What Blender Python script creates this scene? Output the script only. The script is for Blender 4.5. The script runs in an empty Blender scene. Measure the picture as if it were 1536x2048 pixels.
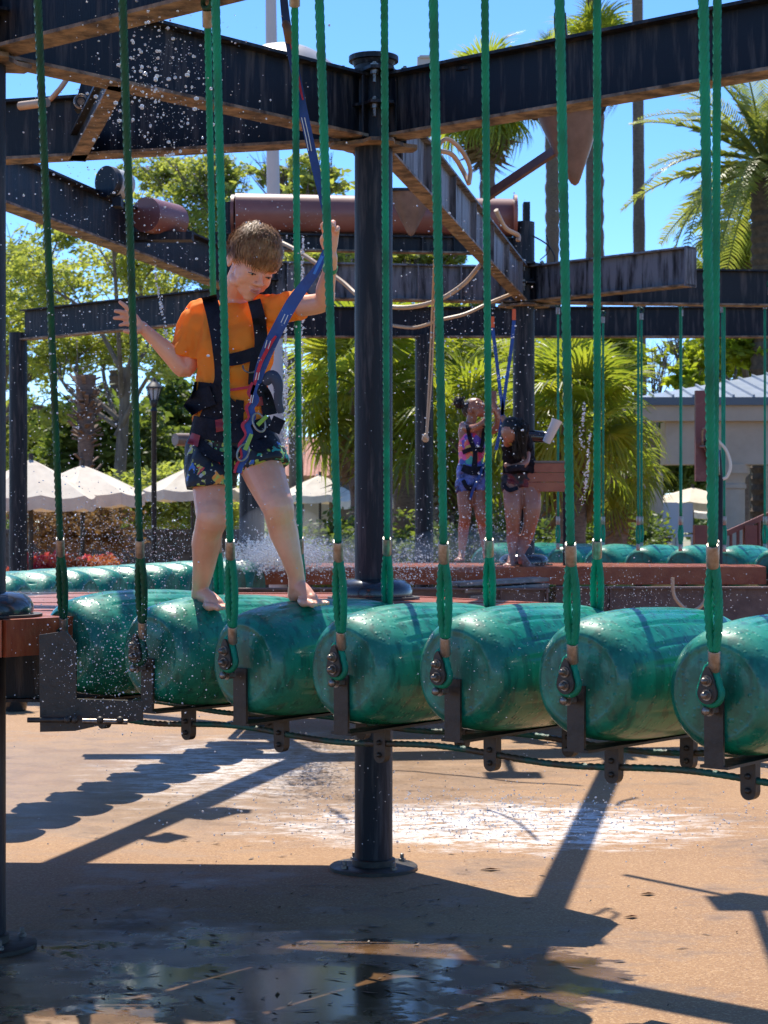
import bpy, math, random
import numpy as np
from mathutils import Vector, Matrix, noise as mnoise
from mathutils.bvhtree import BVHTree
R = math.radians
random.seed(7); rng = np.random.default_rng(7)
scene = bpy.context.scene
COL = scene.collection
EZ = 1.55          # eye height
FPX = 3700.0       # focal length in pixels of the 1536 px wide photograph
# ---------------------------------------------------------------- camera
cd = bpy.data.cameras.new("camera"); cam = bpy.data.objects.new("camera", cd); COL.objects.link(cam)
cd.sensor_fit = 'HORIZONTAL'; cd.sensor_width = 36; cd.lens = 36 * FPX / 1536
cd.shift_y = 16 / 1536
cd.clip_start = 0.1; cd.clip_end = 3000
cd.dof.use_dof = True; cd.dof.focus_distance = 6.3; cd.dof.aperture_fstop = 14
cam.location = (0, 0, EZ); cam.rotation_euler = (R(90), 0, 0)
scene.camera = cam
scene.render.resolution_x = 768; scene.render.resolution_y = 1024
# ---------------------------------------------------------------- sky and sun
SUN = Vector((-0.15, 0.56, 1.0)).normalized()
elev = math.asin(SUN.z); azim = math.atan2(SUN.x, SUN.y)
w = bpy.data.worlds.new("World"); scene.world = w; w.use_nodes = True
nt = w.node_tree; nt.nodes.clear()
sk = nt.nodes.new('ShaderNodeTexSky'); sk.sky_type = 'NISHITA'; sk.sun_disc = False
sk.sun_elevation = elev; sk.sun_rotation = azim
sk.altitude = 0; sk.air_density = 0.56; sk.dust_density = 0.25; sk.ozone_density = 3.4
hs = nt.nodes.new('ShaderNodeHueSaturation'); hs.inputs['Saturation'].default_value = 1.22
bg = nt.nodes.new('ShaderNodeBackground'); bg.inputs['Strength'].default_value = .15
wo = nt.nodes.new('ShaderNodeOutputWorld')
nt.links.new(sk.outputs[0], hs.inputs['Color']); tn = nt.nodes.new('ShaderNodeMix'); tn.data_type = 'RGBA'; tn.blend_type = 'MULTIPLY'; tn.inputs['Factor'].default_value = 1; tn.inputs['B'].default_value = (.64, .67, .72, 1); nt.links.new(hs.outputs[0], tn.inputs['A']); nt.links.new(tn.outputs['Result'], bg.inputs[0]); nt.links.new(bg.outputs[0], wo.inputs[0])
sl = bpy.data.lights.new("sun", 'SUN'); sl.energy = 2.75; sl.angle = R(0.5); sl.color = (1.0, 0.93, 0.82)
so = bpy.data.objects.new("sun", sl); COL.objects.link(so)
so.rotation_euler = (-SUN).to_track_quat('-Z', 'Y').to_euler(); so.location = (-6, 20, 40)
scene.view_settings.view_transform = 'Standard'; scene.view_settings.look = 'None'
scene.view_settings.exposure = 1.5; scene.view_settings.gamma = 1.0
scene.view_settings.use_curve_mapping = False
scene.cycles.max_bounces = 8; scene.cycles.transparent_max_bounces = 16
scene.cycles.caustics_reflective = False; scene.cycles.caustics_refractive = False

def P(px, py, D):
    return Vector(((px - 768) / FPX * D, D, EZ - (py - 1040) / FPX * D))
def ZD(z, py):      # distance at which height z above ground shows at image row py
    return (EZ - z) * FPX / (py - 1040)
# ---------------------------------------------------------------- tagging
origins = {}
def thing(name, label, cat, loc=(0, 0, 0), rz=0, group=None):
    o = bpy.data.objects.new(name, None); COL.objects.link(o); o.empty_display_size = 0.1
    o.location = loc; o.rotation_euler = (0, 0, rz); o['label'] = label; o['category'] = cat
    if group: o['group'] = group
    origins[o.name] = Vector(loc)
    return o
def tag(o, label=None, cat=None, group=None, kind=None):
    if label: o['label'] = label
    if cat: o['category'] = cat
    if group: o['group'] = group
    if kind: o['kind'] = kind
    return o
def kids(o): return [c for c in bpy.data.objects if c.parent == o]
def copy_tree(o, parent=None):
    c = o.copy(); COL.objects.link(c); c.parent = parent
    for ch in kids(o): copy_tree(ch, c)
    return c
# ---------------------------------------------------------------- mesh builder
class MB:
    def __init__(s): s.v = []; s.f = []; s.m = []
    def add(s, vs, fs, mi=0):
        n = len(s.v); s.v.extend([tuple(q) for q in vs]); s.f.extend([tuple(i + n for i in f) for f in fs]); s.m.extend([mi] * len(fs)); return s
    def box(s, c, size, M=None, mi=0):
        x, y, z = [q / 2 for q in size]; c = Vector(c)
        vs = [Vector((sx * x, sy * y, sz * z)) for sz in (-1, 1) for sy in (-1, 1) for sx in (-1, 1)]
        if M is not None: vs = [M @ v for v in vs]
        vs = [v + c for v in vs]
        return s.add(vs, [(0, 2, 3, 1), (4, 5, 7, 6), (0, 1, 5, 4), (2, 6, 7, 3), (0, 4, 6, 2), (1, 3, 7, 5)], mi)
    def bar(s, a, b, w, h, up=(0, 0, 1), mi=0, off=(0, 0)):
        a = Vector(a); b = Vector(b); d = (b - a).normalized(); up = Vector(up)
        side = d.cross(up).normalized(); u = side.cross(d).normalized()
        vs = []
        for p in (a, b):
            for (i, j) in ((-1, -1), (1, -1), (1, 1), (-1, 1)):
                vs.append(p + side * (i * w / 2 + off[0]) + u * (j * h / 2 + off[1]))
        return s.add(vs, [(0, 1, 2, 3), (7, 6, 5, 4), (0, 4, 5, 1), (1, 5, 6, 2), (2, 6, 7, 3), (3, 7, 4, 0)], mi)
    def tube(s, pts, rad, n=10, cap=True, lobes=0, twist=0.0, mi=0, flat=None):
        pts = [Vector(p) for p in pts]; m = len(pts)
        if not hasattr(rad, '__len__'): rad = [rad] * m
        tang = [(pts[min(i + 1, m - 1)] - pts[max(i - 1, 0)]).normalized() for i in range(m)]
        t0 = tang[0]; ref = Vector((0, 0, 1)) if abs(t0.z) < 0.9 else Vector((1, 0, 0))
        u = (ref - t0 * ref.dot(t0)).normalized(); vs = []; L = 0
        for i in range(m):
            if i: L += (pts[i] - pts[i - 1]).length
            t = tang[i]; u = (u - t * u.dot(t)).normalized(); v = t.cross(u)
            for k in range(n):
                a = 2 * math.pi * k / n + twist * L
                r = rad[i] * (1 + (0.13 if (k % 2 == 0) else -0.13)) if lobes else rad[i]
                q = pts[i] + u * (math.cos(a) * r) + v * (math.sin(a) * r)
                if flat: 
                    dlt = q - pts[i]; fv = Vector(flat[0]); q = q - fv * (dlt.dot(fv) * (1 - flat[1]))
                vs.append(q)
        fs = []
        for i in range(m - 1):
            for k in range(n):
                a = i * n + k; b = i * n + (k + 1) % n
                fs.append((a, b, b + n, a + n))
        if cap: fs.append(tuple(range(n - 1, -1, -1))); fs.append(tuple((m - 1) * n + k for k in range(n)))
        return s.add(vs, fs, mi)
    def cyl(s, a, b, r, n=16, r2=None, mi=0): return s.tube([a, b], [r, r if r2 is None else r2], n, mi=mi)
    def ell(s, c, r, n=14, m=9, M=None, mi=0):
        c = Vector(c); r = Vector(r) if hasattr(r, '__len__') else Vector((r, r, r)); vs = []
        for j in range(m + 1):
            th = math.pi * j / m
            for k in range(n):
                a = 2 * math.pi * k / n
                q = Vector((r.x * math.sin(th) * math.cos(a), r.y * math.sin(th) * math.sin(a), r.z * math.cos(th)))
                if M is not None: q = M @ q
                vs.append(c + q)
        fs = [(j * n + k, (j + 1) * n + k, (j + 1) * n + (k + 1) % n, j * n + (k + 1) % n) for j in range(m) for k in range(n)]
        return s.add(vs, fs, mi)
    def lathe(s, prof, c=(0, 0, 0), n=24, M=None, mi=0):
        c = Vector(c); vs = []
        for (r, z) in prof:
            for k in range(n):
                a = 2 * math.pi * k / n; q = Vector((r * math.cos(a), r * math.sin(a), z))
                if M is not None: q = M @ q
                vs.append(c + q)
        fs = [(j * n + k, j * n + (k + 1) % n, (j + 1) * n + (k + 1) % n, (j + 1) * n + k) for j in range(len(prof) - 1) for k in range(n)]
        if prof[0][0] > 1e-6: fs.append(tuple(range(n - 1, -1, -1)))
        if prof[-1][0] > 1e-6: fs.append(tuple((len(prof) - 1) * n + k for k in range(n)))
        return s.add(vs, fs, mi)
    def prism(s, poly, z0, z1, M=None, c=(0, 0, 0), mi=0):
        n = len(poly); c = Vector(c)
        vs = [Vector((x, y, z)) for z in (z0, z1) for (x, y) in poly]
        if M is not None: vs = [M @ v for v in vs]
        vs = [v + c for v in vs]
        fs = [tuple(range(n - 1, -1, -1)), tuple(range(n, 2 * n))] + [(k, (k + 1) % n, n + (k + 1) % n, n + k) for k in range(n)]
        return s.add(vs, fs, mi)
    def ring(s, c, R_, r, M=None, n=24, m=8, a0=0, a1=2 * math.pi, mi=0):
        pts = []
        full = abs(a1 - a0 - 2 * math.pi) < 1e-6
        for k in range(n + 1):
            a = a0 + (a1 - a0) * k / n; q = Vector((R_ * math.cos(a), R_ * math.sin(a), 0))
            if M is not None: q = M @ q
            pts.append(Vector(c) + q)
        return s.tube(pts, r, m, cap=not full, mi=mi)
    def mesh(s, name, mat, smooth=True, o=(0, 0, 0)):
        me = bpy.data.meshes.new(name); o = Vector(o)
        me.from_pydata([(x - o.x, y - o.y, z - o.z) for (x, y, z) in s.v], [], s.f)
        for mt in (mat if isinstance(mat, (list, tuple)) else [mat]): me.materials.append(mt)
        if any(s.m): me.polygons.foreach_set('material_index', s.m)
        if smooth is not False:
            me.shade_smooth()
            if smooth != 'full': me.set_sharp_from_angle(angle=R(38))
        return me
    def build(s, name, mat, parent=None, smooth=True, label=None, origin=None):
        if parent is not None: o = origins.get(parent.name, Vector((0, 0, 0)))
        elif origin is not None: o = Vector(origin)
        else:
            a = np.array(s.v); o = Vector(((a[:, 0].min() + a[:, 0].max()) / 2, (a[:, 1].min() + a[:, 1].max()) / 2, a[:, 2].min()))
        ob = bpy.data.objects.new(name, s.mesh(name, mat, smooth, o)); COL.objects.link(ob)
        origins[ob.name] = o
        if parent is not None: ob.parent = parent
        else: ob.location = o
        if label: ob['label'] = label
        return ob
    def solid(s, voxel, smooth_it=6, fac=0.5):
        """merge the added closed shapes into one continuous skin; returns (verts, faces)"""
        me = bpy.data.meshes.new('tmp'); me.from_pydata(s.v, [], s.f)
        ob = bpy.data.objects.new('tmp', me); COL.objects.link(ob)
        m = ob.modifiers.new('r', 'REMESH'); m.mode = 'VOXEL'; m.voxel_size = voxel; m.use_smooth_shade = True
        if smooth_it:
            q = ob.modifiers.new('s', 'SMOOTH'); q.iterations = smooth_it; q.factor = fac
        dg = bpy.context.evaluated_depsgraph_get(); ev = ob.evaluated_get(dg); m2 = bpy.data.meshes.new_from_object(ev)
        n = len(m2.vertices); a = np.empty(n * 3); m2.vertices.foreach_get('co', a)
        nr = np.empty(n * 3); m2.vertices.foreach_get('normal', nr)
        fs = [tuple(p.vertices) for p in m2.polygons]
        bpy.data.objects.remove(ob); bpy.data.meshes.remove(m2); bpy.data.meshes.remove(me)
        out = MB(); out.v = [tuple(q) for q in a.reshape(-1, 3)]; out.f = fs; out.m = [0] * len(fs); out.n = nr.reshape(-1, 3)
        return out
def crv(pts, n=8):
    """smooth Catmull-Rom points"""
    pts = [Vector(p) for p in pts]; out = []
    for i in range(len(pts) - 1):
        p0 = pts[max(i - 1, 0)]; p1 = pts[i]; p2 = pts[i + 1]; p3 = pts[min(i + 2, len(pts) - 1)]
        for k in range(n):
            t = k / n
            out.append(0.5 * ((2 * p1) + (p2 - p0) * t + (2 * p0 - 5 * p1 + 4 * p2 - p3) * t * t + (3 * p1 - p0 - 3 * p2 + p3) * t ** 3))
    out.append(pts[-1]); return out
def line(a, b, n): a = Vector(a); b = Vector(b); return [a.lerp(b, i / n) for i in range(n + 1)]
def facing(nrm, up=(0, 0, 1)):
    """matrix whose local +Z points along nrm, local Y as near up as it goes"""
    z = Vector(nrm).normalized(); u = Vector(up); y = (u - z * u.dot(z)).normalized(); x = y.cross(z)
    return Matrix((x, y, z)).transposed()
def quads(name, V, mats, parent=None, o=(0, 0, 0), k=4, label=None):
    """V: (n,k,3) array of k-gons in world space, fast"""
    n = len(V); me = bpy.data.meshes.new(name); o = np.array(o, dtype=float)
    if parent is not None: o = np.array(origins[parent.name])
    me.vertices.add(n * k); me.vertices.foreach_set('co', (V - o).reshape(-1).astype(np.float32))
    me.loops.add(n * k); me.loops.foreach_set('vertex_index', np.arange(n * k, dtype=np.int32))
    me.polygons.add(n); me.polygons.foreach_set('loop_start', np.arange(0, n * k, k, dtype=np.int32))
    me.update(calc_edges=True); me.materials.append(mats)
    ob = bpy.data.objects.new(name, me); COL.objects.link(ob); origins[ob.name] = Vector(o)
    if parent is not None: ob.parent = parent
    else: ob.location = Vector(o)
    if label: ob['label'] = label
    return ob
# ---------------------------------------------------------------- materials
def mat(name, col, rough=0.6, metal=0.0, var=None, vscale=6, stretch=(1, 1, 1), bump=0, bscale=40, coat=0, trans=0, spec=0.5, rvar=0, detail=6, sub=0, leaf=0, lo=0.35, hi=0.68):
    m = bpy.data.materials.new(name); m.use_nodes = True; t = m.node_tree; b = t.nodes['Principled BSDF']
    b.inputs['Base Color'].default_value = (*col, 1); b.inputs['Roughness'].default_value = rough; b.inputs['Metallic'].default_value = metal
    b.inputs['Specular IOR Level'].default_value = spec
    if coat: b.inputs['Coat Weight'].default_value = coat; b.inputs['Coat Roughness'].default_value = 0.06
    if trans: b.inputs['Transmission Weight'].default_value = trans
    if sub: b.inputs['Subsurface Weight'].default_value = sub; b.inputs['Subsurface Radius'].default_value = (0.012, 0.005, 0.003); b.inputs['Subsurface Scale'].default_value = 1
    tc = t.nodes.new('ShaderNodeTexCoord'); mp = t.nodes.new('ShaderNodeMapping'); mp.inputs['Scale'].default_value = stretch
    t.links.new(tc.outputs['Object'], mp.inputs[0])
    def nz(sc, d=detail):
        n = t.nodes.new('ShaderNodeTexNoise'); n.inputs['Scale'].default_value = sc; n.inputs['Detail'].default_value = d; n.inputs['Roughness'].default_value = 0.62
        t.links.new(mp.outputs[0], n.inputs['Vector']); return n
    if var is not None:
        n = nz(vscale); cr = t.nodes.new('ShaderNodeMapRange'); cr.inputs['From Min'].default_value = lo; cr.inputs['From Max'].default_value = hi
        t.links.new(n.outputs['Fac'], cr.inputs['Value'])
        mx = t.nodes.new('ShaderNodeMix'); mx.data_type = 'RGBA'; mx.inputs['A'].default_value = (*col, 1); mx.inputs['B'].default_value = (*var, 1)
        t.links.new(cr.outputs[0], mx.inputs['Factor']); t.links.new(mx.outputs['Result'], b.inputs['Base Color']); m['mix'] = mx.name
        if rvar:
            r2 = t.nodes.new('ShaderNodeMapRange'); r2.inputs['To Min'].default_value = rough; r2.inputs['To Max'].default_value = rough + rvar
            t.links.new(cr.outputs[0], r2.inputs['Value']); t.links.new(r2.outputs[0], b.inputs['Roughness'])
    if bump:
        n = nz(bscale, 4); bp = t.nodes.new('ShaderNodeBump'); bp.inputs['Strength'].default_value = bump; bp.inputs['Distance'].default_value = 0.01
        t.links.new(n.outputs['Fac'], bp.inputs['Height']); t.links.new(bp.outputs[0], b.inputs['Normal'])
    if leaf:
        out = t.nodes['Material Output']; tr = t.nodes.new('ShaderNodeBsdfTranslucent'); ms = t.nodes.new('ShaderNodeMixShader'); ms.inputs[0].default_value = leaf
        src = t.nodes[m['mix']].outputs['Result'] if var is not None else None
        g = t.nodes.new('ShaderNodeMix'); g.data_type = 'RGBA'; g.blend_type = 'MULTIPLY'; g.inputs['Factor'].default_value = 1; g.inputs['B'].default_value = (2.2, 2.0, 0.9, 1)
        if src is not None: t.links.new(src, g.inputs['A'])
        else: g.inputs['A'].default_value = (*col, 1)
        t.links.new(g.outputs['Result'], tr.inputs[0]); t.links.new(b.outputs[0], ms.inputs[1]); t.links.new(tr.outputs[0], ms.inputs[2]); t.links.new(ms.outputs[0], out.inputs[0])
    return m
steel = mat('painted_steel', (.006, .008, .013), .5, 0, (.13, .12, .115), 5, (5, 5, .5), .2, 30, rvar=.3, lo=.5, hi=.85, spec=.3)
flange_m = mat('weathered_flange', (.05, .037, .028), .6, 0, (.33, .26, .19), 11, (1, 1, 1), .35, 40, lo=.38, hi=.66, spec=.3)
greysteel = mat('streaked_grey_steel', (.17, .175, .19), .55, 0, (.015, .015, .018), 3, (7, 7, .8), .2, 30, rvar=.2, lo=.46, hi=.64, spec=.4)
bolt_m = mat('bolt_metal', (.30, .27, .24), .38, .7, (.12, .08, .05), 60)
ferrule_m = mat('ferrule_metal', (.42, .39, .35), .42, .75, (.25, .2, .15), 40, bump=.15, bscale=90)
rope_m = mat('green_rope', (.0, .32, .185), .55, 0, (.006, .15, .09), 5, bump=.3, bscale=400, spec=.3)
rope_d = mat('dark_green_rope', (.004, .11, .055), .42, 0, (.01, .05, .035), 12, bump=.3, bscale=400, spec=.3)
cable_m = mat('lower_cable', (.01, .10, .07), .45, 0, (.07, .045, .025), 9, bump=.3, bscale=300, lo=.45, hi=.6)
plate_m = mat('black_plate', (.018, .017, .016), .35, .3, (.07, .055, .04), 18, bump=.2, bscale=60, rvar=.3)
rubber = mat('black_rubber', (.012, .014, .015), .22, 0, (.03, .03, .03), 9, coat=.4)
redwood = mat('red_stained_wood', (.26, .045, .014), .4, 0, (.40, .11, .04), 9, (1, 6, 1), .2, 50, coat=.12, lo=.3, hi=.75, spec=.35)
brownsteel = mat('brown_steel', (.075, .04, .035), .5, 0, (.14, .085, .07), 10, bump=.15, bscale=50)
tanhose = mat('tan_hose', (.55, .38, .24), .45, 0, (.42, .28, .17), 8)
rustpipe = mat('brown_red_pipe', (.26, .10, .075), .4, 0, (.20, .07, .055), 4, bump=.05)
brownfibre = mat('brown_fibreglass', (.20, .12, .09), .45, 0, (.12, .07, .05), 9, coat=.2)
concrete_w = mat('pale_render', (.50, .41, .31), .85, 0, (.42, .34, .25), 3, bump=.15)
umbrella_m = mat('cream_canvas', (.86, .78, .64), .9, 0, (.60, .52, .42), 2.2, leaf=.14)
umbrella_m.node_tree.nodes['Mix.001'].inputs['B'].default_value = (1.1, 1.0, .85, 1)
darkwall = mat('dark_stone', (.05, .045, .042), .85, 0, (.13, .115, .105), 7, bump=.5, bscale=12)
# ================================================================ ground
def ground_material():
    m = bpy.data.materials.new('wet_deck'); m.use_nodes = True; t = m.node_tree; b = t.nodes['Principled BSDF']; N = t.nodes.new; Lk = t.links.new
    tc = N('ShaderNodeTexCoord')
    def noise(sc, det=5, st=(1, 1, 1), rough=.6):
        mp = N('ShaderNodeMapping'); mp.inputs['Scale'].default_value = st; Lk(tc.outputs['Object'], mp.inputs[0])
        n = N('ShaderNodeTexNoise'); n.inputs['Scale'].default_value = sc; n.inputs['Detail'].default_value = det; n.inputs['Roughness'].default_value = rough
        Lk(mp.outputs[0], n.inputs['Vector']); return n.outputs['Fac']
    def rng_(src, a, b_, c=0, d=1):
        r = N('ShaderNodeMapRange'); r.inputs['From Min'].default_value = a; r.inputs['From Max'].default_value = b_; r.inputs['To Min'].default_value = c; r.inputs['To Max'].default_value = d
        if hasattr(src, 'links'): Lk(src, r.inputs['Value'])
        return r.outputs[0]
    def math_(op, a, b_):
        n = N('ShaderNodeMath'); n.operation = op
        for i, q in enumerate((a, b_)):
            if hasattr(q, 'links'): Lk(q, n.inputs[i])
            else: n.inputs[i].default_value = q
        return n.outputs[0]
    def mix(f, a, b_):
        n = N('ShaderNodeMix'); n.data_type = 'RGBA'; Lk(f, n.inputs['Factor'])
        for k, q in (('A', a), ('B', b_)):
            if hasattr(q, 'links'): Lk(q, n.inputs[k])
            else: n.inputs[k].default_value = (*q, 1)
        return n.outputs['Result']
    def blob(cx, cy, rx, ry, soft=.35, nstr=.7, sc=2.2):
        mp = N('ShaderNodeMapping'); mp.inputs['Location'].default_value = (-cx / rx, -cy / ry, 0); mp.inputs['Scale'].default_value = (1 / rx, 1 / ry, 0)
        Lk(tc.outputs['Object'], mp.inputs[0]); l = N('ShaderNodeVectorMath'); l.operation = 'LENGTH'; Lk(mp.outputs[0], l.inputs[0])
        d = math_('ADD', l.outputs['Value'], math_('MULTIPLY', math_('SUBTRACT', noise(sc, 6, (1, 2.2, 1)), .5), nstr * 2))
        return rng_(d, 1.0, 1.0 - soft, 0, 1)
    base = mix(rng_(noise(1.1, 6), .3, .7), (.235, .115, .040), (.305, .162, .062))
    base = mix(rng_(noise(95, 3), .50, .68), base, (.42, .255, .12))
    base = mix(rng_(noise(120, 2), .60, .68), base, (.14, .07, .03))
    # wetness: film of water nearer the rides, puddles in the low places
    wet = rng_(noise(1.3, 9, (1, 1.3, 1), .68), .52, .68)
    wet = math_('MAXIMUM', math_('MULTIPLY', wet, .75), math_('MAXIMUM', blob(-.45, 6.25, 1.35, .9), math_('MULTIPLY', blob(-1.2, 11.2, 2.6, 2.6), .45)))
    wet = math_('MAXIMUM', wet, math_('MAXIMUM', blob(.2, 6.2, .6, .6, .15, 1.0, 4), blob(.62, 6.3, .2, .4, .12, .9, 5)))
    pud = math_('MAXIMUM', math_('MULTIPLY', rng_(noise(3.0, 9, (1, 1.3, 1), .7), .49, .54), wet), math_('MAXIMUM', blob(-.25, 6.1, .4, .5), math_('MULTIPLY', blob(.62, 6.3, .13, .3, .15, .9, 6), .6)))
    damp = mix(wet, base, mix(rng_(noise(5, 5), .4, .6), (.075, .043, .022), (.15, .083, .038)))
    stain = math_('MULTIPLY', math_('MAXIMUM', blob(-.98, 7.05, .16, .22, .8), blob(-1.25, 6.55, .2, .16, .8)), .8)
    damp = mix(stain, damp, (.05, .025, .012))
    foam = math_('MAXIMUM', blob(.55, 9.4, 1.3, .85, .5, .8, 3.5), math_('MULTIPLY', blob(-.9, 11.6, .9, 1.9, .8, .9, 3.5), .8))
    foam = math_('MULTIPLY', foam, rng_(noise(7, 10, (.9, 2.2, 1), .8), .45, .53))
    col = mix(math_('MULTIPLY', foam, rng_(noise(30, 5, (1, 2, 1), .8), .3, .6, .35, .95)), damp, (.80, .78, .75)); Lk(col, b.inputs['Base Color'])
    ro = math_('SUBTRACT', .75, math_('MULTIPLY', wet, .46)); ro = math_('SUBTRACT', ro, math_('MULTIPLY', pud, .18))
    Lk(math_('MAXIMUM', ro, .04), b.inputs['Roughness'])
    bh = math_('ADD', math_('MULTIPLY', noise(210, 3), math_('SUBTRACT', 1.0, math_('MULTIPLY', math_('MAXIMUM', pud, math_('MULTIPLY', wet, .6)), .9))), math_('MULTIPLY', noise(16, 4, (1, 2.5, 1)), .35))
    bp = N('ShaderNodeBump'); bp.inputs['Distance'].default_value = .006; Lk(math_('SUBTRACT', .30, math_('MULTIPLY', pud, .26)), bp.inputs['Strength']); Lk(bh, bp.inputs['Height']); Lk(bp.outputs[0], b.inputs['Normal'])
    return m
g = MB(); g.add([(-900, -60, 0), (900, -60, 0), (900, 1500, 0), (-900, 1500, 0)], [(0, 1, 2, 3)])
gd = mat('far_ground', (.30, .25, .17), .95, 0, (.16, .19, .09), .2)
g.build('ground', gd, origin=(0, 0, 0))['kind'] = 'structure'
g = MB(); g.add([(-14, -3, .004), (14, -3, .004), (14, 24, .004), (-14, 24, .004)], [(0, 1, 2, 3)])
g.build('pavement', ground_material(), origin=(0, 0, 0))['kind'] = 'structure'
# twigs and leaf bits on the wet deck
mb = MB()
for i in range(620):
    D = random.uniform(5.5, 7.9) if i % 5 else random.uniform(7.9, 11); x = random.uniform(-1.4, 1.1 if i % 6 else 1.5)
    if x > .5 and random.random() < .7: continue
    a = random.gauss(0, .55); L = random.choice((.005, .008, .012, .02, .034)) * random.uniform(.6, 1.4); wd = random.uniform(.004, .010)
    c, s_ = math.cos(a), math.sin(a); z = .006; bz = random.uniform(.002, .01)
    mb.add([(x - c * L, D - s_ * L, z), (x + s_ * wd, D - c * wd, z + bz * .5), (x + c * L, D + s_ * L, z + bz), (x - s_ * wd, D + c * wd, z + .001)], [(0, 1, 2, 3)])
tag(mb.build('leaf_litter', mat('litter', (.035, .025, .018), .5, 0, (.10, .05, .025), 30), origin=(0, 6, 0), smooth=False), 'dark twigs and leaf bits scattered over the wet deck', 'debris', kind='stuff')
mb = MB()
for (px, py, L) in ((980, 1743, .05), (1262, 1838, .03), (1295, 1792, .035)):
    p = P(px, py, 1); D = ZD(0, py); x = (px - 768) / FPX * D
    o = MB(); o.add([(x - L, D, .008), (x, D - .02, .02), (x + L, D + .004, .010), (x + .01, D + .022, .013)], [(0, 1, 2, 3)])
    tag(o.build('fallen_leaf', mat('dry_leaf', (.22, .09, .03), .7)), {980: 'curled brown leaf on the dry tan deck right of the pole base', 1262: 'small dark leaf on the tan deck, nearer the shadow of the hoop', 1295: 'small brown leaf on the sunny deck, just behind the other right hand leaf'}[px], 'leaf')

# ================================================================ steel frame
ZB = EZ + 1.675; HB = .28
def post(name, label, X, Y, z1, r=.084, base=True, cat='post', group='dark steel posts of the climbing frame', collar=None, cap=False):
    t = thing(name, label, cat, (X, Y, 0), group=group)
    mb = MB(); mb.tube([(X, Y, z) for z in np.linspace(.012, z1, 14)], r, 28); mb.build('shaft', steel, t)
    if base:
        mb = MB(); mb.lathe([(.195, 0.004), (.195, .018), (.19, .022), (r + .012, .024), (r + .012, .05), (r, .055)], (X, Y, 0), 32); bpj = mb.build('base_plate', plate_m, t)
        for k in range(4):
            a = R(35 + 90 * k); mb = MB(); mb.lathe([(.016, .02), (.016, .034), (.009, .036), (.009, .055), (0, .058)], (X + .155 * math.cos(a), Y + .155 * math.sin(a), 0), 6); mb.build('bolt', bolt_m, bpj)
    if cap:
        mb = MB(); mb.lathe([(r + .004, z1 - .03), (r + .012, z1 - .012), (r + .026, z1 - .01), (r + .026, z1 + .012), (0, z1 + .013)], (X, Y, 0), 32); mb.build('cap', steel, t)
    return t
p1 = post('steel_post', 'thick dark post standing in the middle of the photo with a bolted round foot plate', -.046, 8.2, EZ + 2.04, cap=True)
p3 = post('steel_post', 'nearest dark post cut off by the left edge of the photo', -1.455, 6.7, EZ + 2.02)
p2 = post('steel_post', 'dark post behind the second child with the hidden head', 1.08, 14.3, EZ + 2.3)
p5 = post('steel_post', 'dark post rising from the spray behind the legs of the boy', -1.0, 14.0, EZ + 1.95, r=.095)
p7 = post('steel_post', 'dark post behind the knotted tan cord', .37, 17.0, EZ + 1.7)
p6 = post('steel_post', 'thin looking far post just right of the nearest left post', -3.42, 17.3, EZ + 1.75)
p8 = post('steel_post', 'post carrying the left end of the low ceiling beams, outside the frame', -2.3, 8.8, EZ + 2.0)
def node(post_o, X, Y, rad=.17, rot=0):
    for k, (z, th) in enumerate(((ZB + HB + .004, .014), (ZB + .135, .012), (ZB - .03, .016))):
        mb = MB(); poly = []
        for q in range(24):
            a = 2 * math.pi * q / 24; rr = rad * (1.18 if q % 6 in (0, 1, 5) else .86); poly.append((rr * math.cos(a + rot), rr * math.sin(a + rot)))
        mb.prism(poly, z, z + th, c=(X, Y, 0)); f = mb.build('joint_plate', flange_m if k == 2 else steel, post_o, smooth=False)
        if k == 2: continue
        for q in range(6):
            a = rot + 2 * math.pi * q / 6 + .35; mb = MB(); bx, by = X + rad * .95 * math.cos(a), Y + rad * .95 * math.sin(a)
            mb.cyl((bx, by, z - .055), (bx, by, z + th + .02), .008, 8); mb.cyl((bx, by, z - .02), (bx, by, z - .001), .017, 6); mb.cyl((bx, by, z + th), (bx, by, z + th + .012), .017, 6)
            mb.build('bolt', bolt_m, f, smooth=False)
    mb = MB()
    for q in range(6):
        a = rot + math.pi * q / 3; d = Vector((math.cos(a), math.sin(a), 0))
        mb.bar(Vector((X, Y, ZB + .13)) + d * .07, Vector((X, Y, ZB + .13)) + d * (rad * .9), .008, .27)
    mb.build('gusset', steel, post_o, smooth=False)
node(p1, -.046, 8.2, .165, .2); node(p3, -1.455, 6.7, .15, .5); node(p2, 1.08, 14.3, .17, .1); node(p5, -1.0, 14.0, .17, 0)
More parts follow.
